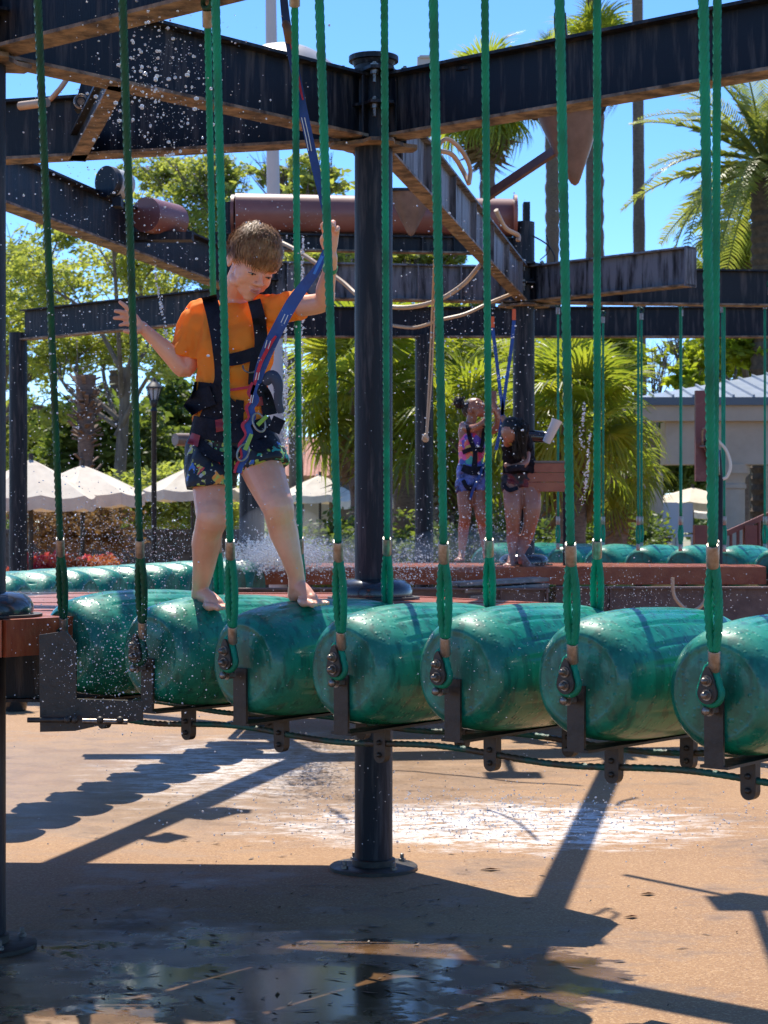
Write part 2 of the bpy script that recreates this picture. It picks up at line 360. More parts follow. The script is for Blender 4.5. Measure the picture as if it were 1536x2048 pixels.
def ibeam(label, a, b, zb=ZB, h=HB, w=.13, name='steel_beam', cat='steel beam', group='overhead steel beams', ms=None, stiff=0, ends=True, cut=.1):
    a = Vector((a[0], a[1], 0)); b = Vector((b[0], b[1], 0)); d = (b - a).normalized(); a = a + d * cut; 
    m0, m1 = ms or (steel, flange_m)
    t = thing(name, label, cat, (a.x, a.y, zb), group=group); U = Vector((0, 0, 1))
    mb = MB(); mb.bar(a + U * (zb + h / 2), b + U * (zb + h / 2), .012, h - .026); mb.build('web', m0, t, smooth=False)
    mb = MB(); mb.bar(a + U * (zb + .0065), b + U * (zb + .0065), w, .013); mb.build('flange', m1, t, smooth=False)
    mb = MB(); mb.bar(a + U * (zb + h - .0065), b + U * (zb + h - .0065), w, .013); mb.build('flange', m0, t, smooth=False)
    L = (b - a).length
    for k in range(stiff):
        q = a + d * (L * (k + .5) / stiff); s_ = Vector((-d.y, d.x, 0))
        mb = MB(); mb.bar(q + U * (zb + h / 2) - s_ * (w * .46), q + U * (zb + h / 2) + s_ * (w * .46), .01, h - .03); mb.build('stiffener', m0, t, smooth=False)
    if ends:
        mb = MB(); mb.bar(b - d * .012 + U * (zb + h / 2), b + U * (zb + h / 2), w + .01, h + .008); mb.build('end_plate', m0, t, smooth=False)
    return t
bA = ibeam('black beam crossing the top left corner above the falling drops', (-1.455, 6.7), (1.1, 4.62))
b2 = ibeam('black beam sloping from the left edge down to the top of the middle post', (-.046, 8.2), (-1.455, 6.7), ends=False)
b4 = ibeam('lower black beam running left from the middle post, spattered with drops', (-.046, 8.2), (-2.3, 8.8), ends=False)
b3 = ibeam('black beam slanting down from the left edge to behind the head of the boy', (-2.3, 8.8), (-1.0, 14.0), ends=False)
bR = ibeam('long blue black beam rising from the middle post to the right edge', (-.046, 8.2), (2.35, 6.2))
b5 = ibeam('grey beam with riveted plates running back from the middle post to the far post', (-.046, 8.2), (1.08, 14.3), stiff=7, ends=False, w=.085, ms=(greysteel, flange_m))
bG = ibeam('far grey beam behind the head and raised hand of the boy', (-1.0, 14.0), (1.08, 14.3), ends=False, stiff=6, ms=(greysteel, flange_m))
bE1 = ibeam('short grey beam stub with a closed end plate pointing right from the far post', (1.08, 14.3), (2.2, 13.25), ms=(greysteel, flange_m))
bE2 = ibeam('black beam carrying the far green ropes at the right edge', (1.08, 14.3), (5.2, 14.75), stiff=3)
bF = ibeam('farthest long black beam just above the palms on the right', (-1.1, 17.0), (5.5, 17.0))
bK = ibeam('far black beam behind the open hand of the boy', (-3.42, 17.3), (-1.1, 15.4))
bT = ibeam('overhead beam holding the front row of green ropes, above the photo', (-1.455 - .86 * .638, 6.7 - .86 * .77), (1.9, 3.15), cut=-.3)
bX = ibeam('short slanting cross brace between the two black beams at upper left', (-1.03, 7.15), (-1.43, 8.62), h=.12, w=.07, cut=0)
# rail above the far beams and the big pipe on it
def simple(name, label, cat, fn, m, group=None, smooth=True):
    mb = MB(); fn(mb); o = mb.build(name, m, smooth=smooth); return tag(o, label, cat, group)
bN = ibeam('grey rail under the big brown red pipe', (-1.3, 14.1), (1.15, 14.4), zb=EZ + 2.06, h=.13, w=.1, stiff=10, cut=0)
t = thing('water_pipe', 'long brown red pipe lying on the far frame behind the boy', 'pipe', (-.1, 14.2, EZ + 2.2))
mb = MB(); mb.tube(line((-1.14, 14.15, EZ + 2.35), (1.0, 14.4, EZ + 2.35), 8), .148, 28); mb.build('barrel', rustpipe, t)
for x in (-1.16, 1.01):
    mb = MB(); mb.tube([(x - .012, 14.25, EZ + 2.35), (x + .012, 14.25, EZ + 2.35)], .155, 24); mb.build('end_cap', rustpipe, t)
for x in (-1.2, 1.1):
    mb = MB(); mb.box((x, 14.3, EZ + 2.2), (.05, .12, .5)); mb.build('cradle', steel, t, smooth=False)
def funnel(name, label, px, ytop, ytip, xtip, D, wpx, cat='spout', m=brownfibre):
    t = thing(name, label, cat, P(px, ytop, D)); s = D / FPX
    M_ = None; a = P(px, ytop, D); tip = P(xtip, ytip, D); secs = []
    mb = MB(); n = 20
    prof = [(0, 1.0), (.25, .80), (.5, .58), (.75, .34), (.9, .2), (.97, .12), (1.0, .03)]
    vs = []
    for (f, wd) in prof:
        c = a.lerp(tip, f)
        for k in range(n):
            an = 2 * math.pi * k / n; e = 2.6; cx = math.copysign(abs(math.cos(an)) ** (2 / e), math.cos(an)); sy = math.copysign(abs(math.sin(an)) ** (2 / e), math.sin(an))
            vs.append(c + Vector((cx * wpx / 2 * s * wd, sy * wpx / 2 * s * wd * .8, 0)))
    fs = [(j * n + k, j * n + (k + 1) % n, (j + 1) * n + (k + 1) % n, (j + 1) * n + k) for j in range(len(prof) - 1) for k in range(n)]
    fs += [tuple(range(n - 1, -1, -1)), tuple((len(prof) - 1) * n + k for k in range(n))]
    mb.add(vs, fs); mb.build('bowl', m, t)
    mb = MB(); c = a + Vector((0, 0, .0)); mb.box(c, (wpx * s * 1.04, wpx * s * .84, .02)); mb.build('rim', steel, t, smooth=False)
    return t
f1 = funnel('dripping_spout', 'large brown pointed spout hanging against the blue sky at right', 1137, 225, 371, 1150, 9.5, 132)
mb = MB(); mb.bar(P(1112, 300, 9.55), P(975, 392, 9.9), .03, .045); mb.build('strut', brownsteel, f1, smooth=False)
mb = MB(); mb.bar(P(1137, 225, 9.5), P(1137, 225, 9.5) + Vector((-.22, -1.85, -.02)), .05, .05); mb.build('hanger', steel, f1, smooth=False)
f2 = funnel('dripping_spout', 'smaller brown pointed spout in front of the big pipe right of the middle post', 822, 385, 472, 822, 13.4, 92)
mb = MB(); mb.bar(P(822, 388, 13.4), P(822, 388, 13.4) + Vector((0, .75, .05)), .05, .05); mb.build('hanger', steel, f2, smooth=False)
def grey_dish(mb):
    c = P(598, 150, 19); M_ = Matrix.Rotation(R(22), 3, 'Y')
    mb.lathe([(.54, 0), (.55, .02), (.45, .13), (.32, .21), (.16, .265), (.05, .28), (0, .281)], c, 28, M_)
simple('dish_cover', 'grey domed cover showing over the beam left of the middle post', 'dish cover', grey_dish, mat('grey_fibreglass', (.34, .33, .33), .4, 0, (.26, .25, .25), 5))
t = thing('floodlight_box', 'pale beige box standing on the beam right of the post cap', 'equipment box', P(852, 165, 8.9))
bm_ = mat('beige_plastic', (.58, .52, .42), .5)
mb = MB(); mb.prism([(-.042, -.05), (.042, -.05), (.042, .06), (-.042, .06)], 0, .10, c=P(852, 160, 8.9)); mb.build('housing', bm_, t, smooth=False)
mb = MB(); mb.box(P(854, 119, 8.9), (.075, .12, .012)); mb.build('lid', bm_, t, smooth=False)
simple('guy_cable', 'thin black cable running along the top of the beam right of the post cap', 'cable', lambda mb: (mb.tube(crv([P(790, 152, 8.15), P(840, 146, 8.1), P(900, 142, 8.0), P(960, 141, 7.9)], 6), .004, 8), mb.lathe([(.05, 0), (.05, .012), (.02, .02), (0, .021)], P(935, 143, 7.9), 16)), steel)
# wheels and drums on the left slanting beam
t = thing('pulley_wheel', 'upright grey pulley wheel on top of the slanting left beam', 'pulley', P(238, 400, 11))
mb = MB(); c = P(236, 368, 11); mb.cyl(c + Vector((-.03, -.05, 0)), c + Vector((.03, .05, 0)), .085, 24); mb.build('wheel', mat('grey_wheel', (.40, .40, .38), .5), t)
mb = MB(); mb.cyl(c + Vector((-.06, -.09, 0)), c + Vector((-.032, -.053, 0)), .092, 24); mb.build('guard', steel, t)
mb = MB(); mb.box(c + Vector((0, 0, -.1)), (.05, .12, .08)); mb.build('bracket', steel, t, smooth=False)
t = thing('cable_drum', 'brown half round drum lying on the slanting left beam right of the wheel', 'drum', P(300, 440, 11.6))
c = P(300, 432, 11.6); mb = MB(); mb.cyl(c + Vector((-.02, -.06, 0)), c + Vector((.13, .22, 0)), .11, 24); mb.build('drum', rustpipe, t)
mb = MB(); mb.box(c + Vector((.08, .08, -.12)), (.36, .12, .05)); mb.build('bed', steel, t, smooth=False)
t = thing('valve_housing', 'black valve housing with a round dial between the upper left beams', 'valve', P(170, 235, 8.2))
mb = MB(); mb.prism([(-.06, -.05), (.07, -.05), (.07, .02), (.02, .09), (-.02, .09)], -.05, .05, facing((0, -1, 0)), P(178, 200, 8.2)); mb.build('body', steel, t, smooth=False)
mb = MB(); mb.ring(P(162, 203, 8.1), .028, .006, facing((0, -1, 0))); mb.cyl(P(162, 203, 8.12), P(162, 203, 8.08), .016); mb.build('dial', bolt_m, t)
mb = MB(); mb.tube([P(40, 212, 8.4), P(95, 205, 8.3)], .02); mb.build('arm', tanhose, t)
# hoses, cords
def hose(label, pts, r, m=tanhose, name='hose', cat='hose', n=8, grp=None):
    mb = MB(); mb.tube(crv([P(*p) for p in pts], 8), r, n); return tag(mb.build(name, m), label, cat, grp)
hose('orange tan hose curving behind the beams at the left edge', [(45, 212, 8.4), (90, 205, 8.35), (118, 180, 8.3), (138, 150, 8.3), (150, 120, 8.4)], .012)
hose('upper tan hose arching out from the grey beam against the sky', [(868, 300, 9), (893, 278, 9), (922, 300, 9.05), (940, 335, 9.1), (938, 368, 9.1)], .011)
hose('lower tan hose arching down beside the grey beam', [(880, 302, 9.1), (905, 310, 9.15), (925, 340, 9.2), (938, 368, 9.15)], .012)
hose('tan hose elbow poking out at the end of the grey beam near the far post', [(992, 420, 12), (1010, 455, 12.1), (1035, 470, 12.2), (1036, 482, 12.2)], .016)
hose('long pale hose sagging across the far grey beam to the left of the far post', [(960, 530, 12.6), (925, 570, 12.6), (870, 603, 12.6), (800, 615, 12.8), (730, 600, 13), (680, 560, 13.2), (600, 505, 13.4), (565, 486, 13.5)], .016)
hose('thin pale hose looping under the far beam beside the far post', [(1030, 585, 13.8), (980, 605, 13.6), (930, 628, 13.5), (880, 640, 13.5), (830, 655, 13.6), (780, 650, 13.8)], .013)
hose('thin dark wire curling off the top of the far post', [(1062, 470, 14.2), (1095, 490, 14.2), (1110, 520, 14.2), (1090, 545, 14.2), (1060, 560, 14.2)], .006, steel, 'wire', 'wire')
hose('twig like wire sticking up beside the far post', [(1080, 520, 14.2), (1098, 500, 14.2), (1092, 470, 14.2)], .004, steel, 'wire', 'wire')
hose('tan hoop hose hanging under the far platform at right', [(1345, 1155, 12.4), (1350, 1195, 12.4), (1380, 1222, 12.4), (1408, 1205, 12.4), (1412, 1170, 12.4)], .012)
t = thing('hanging_cord', 'thin tan cord hanging right of the middle post with a knotted end', 'cord', P(851, 885, 11))
for k, dx in ((0, 0), (1, 5)):
    mb = MB(); mb.tube(crv([P(868 + dx * .4, 520, 10.6), P(863 + dx, 640, 10.9), P(858 + dx, 760, 11), P(852 + dx * .4, 870, 11)], 8), .0055, 7); mb.build('strand', tanhose, t)
mb = MB(); M_ = facing((.3, -1, .2)); mb.ring(P(851, 877, 11), .014, .009, M_, 14, 7); mb.ring(P(852, 873, 10.99), .012, .009, facing((1, -.4, .2)), 14, 7); mb.build('knot', tanhose, t)
# ================================================================ platforms
def plank_deck(t, poly, ztop, th, wdt, ang, m, gap=.006):
    """clip parallel planks to the polygon; each plank is its own child"""
    ca, sa = math.cos(ang), math.sin(ang); loc = [(x * ca + y * sa, -x * sa + y * ca) for (x, y) in poly]
    v0, v1 = min(q[1] for q in loc), max(q[1] for q in loc); v = v0
    def clip(pl, keep, val):
        out = []
        for i in range(len(pl)):
            a, b = pl[i], pl[(i + 1) % len(pl)]; ia = (a[1] >= val) if keep > 0 else (a[1] <= val); ib = (b[1] >= val) if keep > 0 else (b[1] <= val)
            if ia: out.append(a)
            if ia != ib:
                f = (val - a[1]) / (b[1] - a[1]); out.append((a[0] + (b[0] - a[0]) * f, val))
        return out
    while v < v1:
        pl = clip(clip(loc, 1, v + gap / 2), -1, min(v + wdt, v1) - gap / 2)
        if len(pl) >= 3:
            dz = random.uniform(-.002, .002)
            mb = MB(); mb.prism([(u * ca - q * sa, u * sa + q * ca) for (u, q) in pl], ztop - th + dz, ztop + dz); mb.build('plank', m, t, smooth=False)
        v += wdt
ZP = EZ - .35
def deck(label, poly, ztop, ang, facia_h=.13, wdt=.14):
    cx = sum(p[0] for p in poly) / len(poly); cy = sum(p[1] for p in poly) / len(poly)
    t = thing('deck_platform', label, 'platform', (cx, cy, ztop - .1), group='red stained timber platforms')
    k = .985; plank_deck(t, [(cx + (x - cx) * k, cy + (y - cy) * k) for (x, y) in poly], ztop, .035, wdt, ang, redwood)
    for i in range(len(poly)):
        a = poly[i]; b = poly[(i + 1) % len(poly)]
        mb = MB(); mb.bar((a[0], a[1], ztop - facia_h / 2 + .002), (b[0], b[1], ztop - facia_h / 2 + .002), .04, facia_h); mb.build('edge_board', redwood, t, smooth=False)
    return t
d1 = deck('wet red timber platform round the middle post behind the green rolls', [(-2.3, 6.42), (-1.33, 6.45), (-.48, 7.50), (.56, 7.38), (.70, 7.75), (-.15, 8.85), (-2.3, 8.95)], ZP, 0)
d2 = deck('far red timber platform under the two children', [(-1.25, 13.7), (2.82, 13.75), (2.9, 14.5), (1.9, 15.0), (-1.2, 15.0)], ZP, 0)
ibeam('brown under beam at right below the far platform', (1.1, 12.9), (4.2, 12.95), zb=EZ - .745, name='floor_beam', group='brown beams under the platforms', ms=(brownsteel, brownsteel), stiff=4)
ibeam('brown under beam left of the hoop hose below the far platform', (-2.2, 12.6), (1.12, 12.7), zb=EZ - .745, name='floor_beam', group='brown beams under the platforms', ms=(brownsteel, brownsteel), stiff=5)
ibeam('dark under beam that carries the near platform across the middle', (-2.3, 8.0), (.5, 7.95), zb=EZ - .78, name='floor_beam', group='brown beams under the platforms', ms=(steel, steel), cut=0)
ibeam('dark joist running back under the far platform', (.55, 13.6), (.55, 15), zb=EZ - .6, h=.14, w=.1, name='floor_beam', group='brown beams under the platforms', ms=(steel, steel), cut=0)
t = thing('equipment_tray', 'grey stack of weathered boards below the far platform left of the second child', 'board stack', P(990, 1180, 12.8))
for k in range(3):
    mb = MB(); mb.bar(P(905 + 10 * k, 1168 + 13 * k, 12.75), P(1082, 1158 + 11 * k, 13.0), .25, .025); mb.build('board', mat('grey_board', (.12, .11, .10), .5, 0, (.28, .26, .24), 12), t, smooth=False)
def collar(label, X, Y, r0=.17):
    t = thing('post_collar', label, 'rubber collar', (X, Y, ZP), group='rubber collars round the posts')
    mb = MB(); pr = []
    for k in range(9):
        a = R(-20 + 200 * k / 8); pr.append((r0 - .045 + .05 * math.cos(a) if k else r0, ZP + .012 + max(0, .06 * math.sin(a)) + .012))
    mb.lathe([(r0 + .002, ZP + .012), (r0 + .004, ZP + .04), (r0 - .008, ZP + .065), (r0 - .03, ZP + .082), (r0 - .06, ZP + .09), (.088, ZP + .09)], (X, Y, 0), 32); mb.build('ring', rubber, t)
    mb = MB(); mb.lathe([(r0 + .035, ZP + .003), (r0 + .035, ZP + .011), (.087, ZP + .012)], (X, Y, 0), 32); mb.build('washer', plate_m, t)
    return t
collar('shiny black collar round the foot of the middle post on the platform', -.046, 8.2)
collar('black domed collar at the left edge of the photo', -1.455, 6.7, .18)
collar('black collar at the feet of the second child', 1.08, 14.3, .19)
# ================================================================ rolls, ropes
AX = Vector((.638, .77, 0)).normalized(); BD = Vector((.770, -.638, 0)).normalized(); LR = .795
B0 = Vector((-1.155, 6.7, 0)); SP = .444
def roll_material():
    m = mat('teal_vinyl', (.002, .190, .115), .27, 0, (.03, .31, .205), 3.2, (1, 1, 1), .10, 14, coat=.28, rvar=.25, spec=.38, lo=.4, hi=.62)
    t = m.node_tree; b = t.nodes['Principled BSDF']; N = t.nodes.new; Lk = t.links.new
    tc = N('ShaderNodeTexCoord'); mp = N('ShaderNodeMapping'); mp.inputs['Scale'].default_value = (34, 34, 5); Lk(tc.outputs['Object'], mp.inputs[0])
    n = N('ShaderNodeTexNoise'); n.inputs['Scale'].default_value = 1; n.inputs['Detail'].default_value = 5; Lk(mp.outputs[0], n.inputs['Vector'])
    r = N('ShaderNodeMapRange'); r.inputs['From Min'].default_value = .52; r.inputs['From Max'].default_value = .62; r.inputs['To Max'].default_value = .6; Lk(n.outputs['Fac'], r.inputs['Value'])
    mx = N('ShaderNodeMix'); mx.data_type = 'RGBA'; Lk(r.outputs[0], mx.inputs['Factor']); old = b.inputs['Base Color'].links[0].from_socket
    Lk(old, mx.inputs['A']); mx.inputs['B'].default_value = (.01, .075, .06, 1); Lk(mx.outputs['Result'], b.inputs['Base Color'])
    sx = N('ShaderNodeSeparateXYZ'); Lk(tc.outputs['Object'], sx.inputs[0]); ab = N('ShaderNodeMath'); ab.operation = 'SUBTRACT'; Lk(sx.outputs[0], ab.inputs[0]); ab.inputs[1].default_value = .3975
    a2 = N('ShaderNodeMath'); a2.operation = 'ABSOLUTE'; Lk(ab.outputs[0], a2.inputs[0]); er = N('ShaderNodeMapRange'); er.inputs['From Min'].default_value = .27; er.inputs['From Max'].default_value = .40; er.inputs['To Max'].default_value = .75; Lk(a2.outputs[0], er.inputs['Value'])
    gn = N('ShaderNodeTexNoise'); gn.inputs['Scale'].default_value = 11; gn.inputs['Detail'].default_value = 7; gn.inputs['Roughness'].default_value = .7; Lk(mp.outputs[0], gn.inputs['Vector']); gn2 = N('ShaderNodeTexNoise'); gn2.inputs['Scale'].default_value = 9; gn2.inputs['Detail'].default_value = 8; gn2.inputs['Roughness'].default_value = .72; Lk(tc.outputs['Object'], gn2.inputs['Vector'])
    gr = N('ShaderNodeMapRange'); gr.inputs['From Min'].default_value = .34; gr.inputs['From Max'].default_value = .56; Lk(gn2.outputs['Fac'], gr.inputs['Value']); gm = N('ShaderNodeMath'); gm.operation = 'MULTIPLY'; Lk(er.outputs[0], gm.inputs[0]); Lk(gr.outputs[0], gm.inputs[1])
    m2 = N('ShaderNodeMix'); m2.data_type = 'RGBA'; Lk(gm.outputs[0], m2.inputs['Factor']); Lk(mx.outputs['Result'], m2.inputs['A']); m2.inputs['B'].default_value = (.004, .075, .048, 1)  # shade of the roll ends painted into the base colour, broken up by noise
    dr = N('ShaderNodeMapRange'); dr.inputs['From Min'].default_value = .60; dr.inputs['From Max'].default_value = .74; dr.inputs['To Max'].default_value = .45; Lk(gn2.outputs['Fac'], dr.inputs['Value']); m3 = N('ShaderNodeMix'); m3.data_type = 'RGBA'; Lk(dr.outputs[0], m3.inputs['Factor']); Lk(m2.outputs['Result'], m3.inputs['A']); m3.inputs['B'].default_value = (.16, .33, .25, 1); Lk(m3.outputs['Result'], b.inputs['Base Color'])
    oi = N('ShaderNodeObjectInfo'); sc_ = N('ShaderNodeVectorMath'); sc_.operation = 'SCALE'; sc_.inputs[0].default_value = (13, 7, 5); Lk(oi.outputs['Random'], sc_.inputs['Scale'])
    for q in [q for q in t.nodes if q.type == 'MAPPING']: Lk(sc_.outputs[0], q.inputs['Location'])
    # beads of water standing on the vinyl
    v = N('ShaderNodeTexVoronoi'); v.inputs['Scale'].default_value = 46; Lk(tc.outputs['Object'], v.inputs['Vector'])
    vr = N('ShaderNodeMapRange'); vr.inputs['From Min'].default_value = .32; vr.inputs['From Max'].default_value = .12; Lk(v.outputs['Distance'], vr.inputs['Value'])
    bp = N('ShaderNodeBump'); bp.inputs['Strength'].default_value = .35; bp.inputs['Distance'].default_value = .003; Lk(vr.outputs[0], bp.inputs['Height'])
    Lk(b.inputs['Normal'].links[0].from_socket, bp.inputs['Normal']); Lk(bp.outputs[0], b.inputs['Normal']); Lk(bp.outputs[0], b.inputs['Coat Normal'])
    return m
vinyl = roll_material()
def roll_proto():
    root = thing('bridge_roll', 'x', 'padded roll', (0, 0, 0), group='teal padded rolls of the rope bridges')
    rings = []; n = 168
    for k in range(46):
        f = k / 45
        rings.append(f)
    prof = [(0.0, 0.0), (.05, -.001), (.108, .001), (.124, .004), (.129, .002), (.138, .008), (.149, .017), (.159, .029), (.167, .045), (.1715, .063)]
    xs = [(x, r) for (r, x) in prof]
    for k in range(1, 32):
        f = k / 32; x = .063 + (LR - .126) * f; r = .1715 + .026 * math.sin(math.pi * f) ** .75 + .002 * math.sin(9 * f); xs.append((x, r))
    xs += [(LR - x, r) for (r, x) in reversed(prof)]
    vs = []; grooves = [R(a) for a in (-62, -40, -18, 4, 26, 48, 70, 92, 116, 140, 165, 200, 240, 280)]
    for (x, r) in xs:
        f = x / LR; g_on = 1 if .17 < f < .84 else 0
        for k in range(n):
            th = 2 * math.pi * k / n; rr = r
            if g_on:
                for gi, ga in enumerate(grooves):
                    dd = (th - ga - .10 * math.sin(math.pi * f + gi) + math.pi) % (2 * math.pi) - math.pi
                    rr -= .0048 * math.exp(-(dd / .024) ** 2) - .0012 * math.exp(-((dd - .06) / .03) ** 2)
            rr += .0022 * math.sin(3 * th + 5 * f) * (r > .1)
            vs.append((x, rr * math.sin(th), rr * math.cos(th)))
    m = len(xs); fs = [(j * n + k, j * n + (k + 1) % n, (j + 1) * n + (k + 1) % n, (j + 1) * n + k) for j in range(m - 1) for k in range(n)]
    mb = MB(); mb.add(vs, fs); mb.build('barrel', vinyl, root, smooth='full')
    mb = MB()
    for x in (-.008, LR + .008):
        mb = MB(); mb.box((x, 0, -.109), (.009, .058, .19)); mb.build('end_strap', plate_m, root, smooth=False)
    mb = MB(); mb.box((LR / 2, 0, -.200), (LR + .024, .085, .008)); mb.build('base_channel', plate_m, root, smooth=False)
    for x in (LR * .24, LR * .78):
        poly = [(-.024, .0), (-.024, -.085)] + [(.024 * math.cos(a), -.085 + .024 * math.sin(a)) for a in np.linspace(math.pi, 2 * math.pi, 9)[1:]] + [(.024, .0)]
        mb = MB(); mb.prism(poly, -.014, .014, facing((-1, 0, 0)), (x, 0, -.204)); lg = mb.build('cable_lug', plate_m, root, smooth=False)
        for z in (-.042, -.082):
            mb = MB(); mb.ell((x - .017, 0, -.204 + z), (.009, .009, .009), 8, 6); mb.build('rivet', plate_m, lg)
    return root
roll0 = roll_proto(); used = [False]
def place_roll(p, ax, label):
    o = roll0 if not used[0] else copy_tree(roll0); used[0] = True
    o.location = p; o.rotation_euler = (0, random.uniform(-.01, .01), math.atan2(ax.y, ax.x)); o['label'] = label; o['group'] = 'teal padded rolls of the rope bridges'
    return o
ZC = EZ - .468
RL = ['leftmost near teal roll beside the black corner bracket', 'second near teal roll from the left, under the back foot of the boy', 'third near teal roll, under the front foot of the boy', 'near teal roll in front of the middle post', 'near teal roll just right of the middle post', 'large near green roll, second from the right edge', 'nearest green roll cut off by the right edge']
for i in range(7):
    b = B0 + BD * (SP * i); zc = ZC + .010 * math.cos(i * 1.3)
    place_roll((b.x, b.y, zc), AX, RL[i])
def rope_pts(a, b, step=.009):
    n = max(2, int((Vector(b) - Vector(a)).length / step)); return line(a, b, n)
def suspension(label, B, T, nrm, m=rope_m, r=.0098, near=True, top=None, group='green suspension ropes of the near bridge', zs=(-.064, -.121, -.345, -.40, -.45, -.507)):
    """B: foot point at roll end (x,y,z), T: top point"""
    B = Vector(B); T = Vector(T); root = thing('suspension_rope', label, 'rope', B, group=group)
    d = (T - B); 
    def at(dz): return B + d * ((EZ + dz - B.z) / d.z)
    uf0, uf1, lf0, lf1 = [at(z) for z in zs[:4]]; side = Vector(nrm).cross(Vector((0, 0, 1))).normalized()
    mb = MB(); mb.tube(rope_pts(uf0, T, .011 if near else .08), r, 12 if near else 7, lobes=1 if near else 0, twist=42 if near else 0); mb.build('cable', m, root, smooth='full')
    for s_ in (-1, 1):
        mid = (uf1 + lf0) / 2 + side * (s_ * r * 1.35)
        pts = crv([uf1 + side * (s_ * .004), uf1.lerp(lf0, .25) + side * (s_ * r * 1.15), mid, uf1.lerp(lf0, .78) + side * (s_ * r * 1.05), lf0 + side * (s_ * .005)], 7 if near else 2)
        mb = MB(); mb.tube(pts, r * .98, 12 if near else 6, lobes=1 if near else 0, twist=42 if near else 0); mb.build('loop_strand', m, root, smooth='full')
    for (a, b) in ((uf0, uf1), (lf0, lf1)):
        mb = MB(); dd = (b - a).normalized(); mb.tube([a, a + dd * .003, b - dd * .003, b], [.0155, .0172, .0172, .0155], 20 if near else 8, flat=(Vector(nrm), .8)); mb.build('ferrule', ferrule_m, root)
    if near:
        F = facing(nrm); c = at(zs[4]) + Vector(nrm) * .022
        def tear(s_):
            pl = []
            for k in range(22):
                a = -math.pi / 2 + 2 * math.pi * k / 22; rr = .029 if math.sin(a) < .3 else .029
                x, y = math.cos(a) * rr, math.sin(a) * rr - .012
                if y > 0: x *= (1 - y * 18) if y < .04 else .4; y = y * 3.6
                pl.append((x * s_, y * s_))
            return pl
        mb = MB(); mb.prism(tear(1.0), .0, .008, F, c + Vector(nrm) * .012); pl = mb.build('thimble_plate', plate_m, root)
        mb = MB(); mb.prism(tear(1.0), -.008, .0, F, c - Vector(nrm) * .012); mb.build('thimble_plate', plate_m, root)
        mb = MB(); pth = [F @ Vector((x * 1.1, y * 1.02, 0)) + c for (x, y) in tear(1.0)]; pth = pth[11:] + pth[:12]
        mb.tube(crv(pth, 3), .0098, 12, lobes=1, twist=42); mb.build('eye_rope', m, root, smooth='full')
        for z in (.022, -.016):
            q = c + Vector((0, 0, z)) ; mb = MB(); nn = Vector(nrm)
            mb.cyl(q + nn * .018, q + nn * .024, .0155, 14); mb.cyl(q + nn * .024, q + nn * .034, .0115, 6); mb.ell(q + nn * .036, .0092, 10, 7); mb.build('bolt', bolt_m, root)
        q = at(zs[5]) + Vector((0, 0, -.004)); mb = MB(); nn = Vector(nrm); mb.cyl(q + nn * .0, q + nn * .03, .013, 6); mb.cyl(q + nn * .03, q + nn * .034, .016, 14); mb.ell(q + nn * .05, (.013, .013, .013), 10, 7); mb.build('bolt', bolt_m, root)
    if top is not None:
        mb = MB(); u = d.normalized(); mb.tube([T - u * .055, T], .017, 16); mb.build('ferrule', ferrule_m, root)
        mb = MB(); mb.ring(T + u * .026, .020, .0085, facing(nrm), 16, 8); mb.build('eye', rope_d, root)
    return root
FX = [75, 243, 431, 640, 866, 1118, 1410]      # image column of each front rope at the top edge
FL = ['front rope at the far left edge of the near bridge', 'front rope beside the open hand of the boy', 'front rope crossing the face and chest of the boy', 'front rope gripped in the raised fist of the boy', 'front rope just right of the knotted cord', 'thick front rope second from the right edge', 'thick front rope nearest the right edge']
BL = ['back rope left of the boy, hung by an eye from the top beam', 'back rope just right of the head of the boy', 'back rope in front of the middle post', 'back rope crossing the girl in the swimsuit', 'back rope above the far palm trunk at right', 'back rope partly hidden behind the thick rope at right', 'back rope of the last roll outside the right edge']
bx_ = [130, 287, 467, 685, 892, 1147, 1430]
def beam_point(col, foot, off):
    """point on the holding beam under which a rope seen at column col (row 0) and column foot (row 1240) hangs"""
    best = None
    for k in range(-60, 400):
        q = Vector((-1.455, 6.7, ZB - .03)) + BD * (k * .01) - AX * off; sx = 768 + q.x / q.y * FPX; sy = 1040 - (q.z - EZ) / q.y * FPX
        e = abs(sx - (col + (foot - col) / 1240 * sy))
        if best is None or e < best[0]: best = (e, q)
    return best[1]
for i in range(7):
    b = B0 + BD * (SP * i); f = b - AX * .022; zt = EZ - .50
    f = Vector(((bx_[i] - 768) / FPX * f.y, f.y, zt))
    suspension(FL[i], f, beam_point(FX[i], bx_[i], .86), -AX, rope_d if i < 2 else rope_m, r=.0112, top=1)
    r = b + AX * (LR + .022); rx = [440, 601, 775, 980, 1194, 1427, 1640][i]; tx = [415, 588, 768, 968, 1192, 1433, 1650][i]
    r = Vector(((rx - 768) / FPX * r.y, r.y, zt))
    suspension(BL[i], r, beam_point(tx, rx, 0), -AX, rope_m, r=.0108, top=1)
# cables threaded through the lugs
def lower_cable(label, tt):
    pts = []
    for k in range(0, 80):
        s_ = -.30 + k * 3.9 / 79; b = B0 + BD * s_ + AX * (LR * tt); pts.append(Vector((b.x, b.y, ZC - .256 - .010 * math.sin(s_ * 7))))
    mb = MB(); mb.tube(crv(pts, 4), .0095, 12, lobes=1, twist=42); tag(mb.build('bridge_cable', cable_m, smooth='full'), label, 'cable', 'cables under the near bridge')
lower_cable('front cable threaded through the lugs under the near rolls', .24); lower_cable('back cable threaded through the lugs under the near rolls', .78)
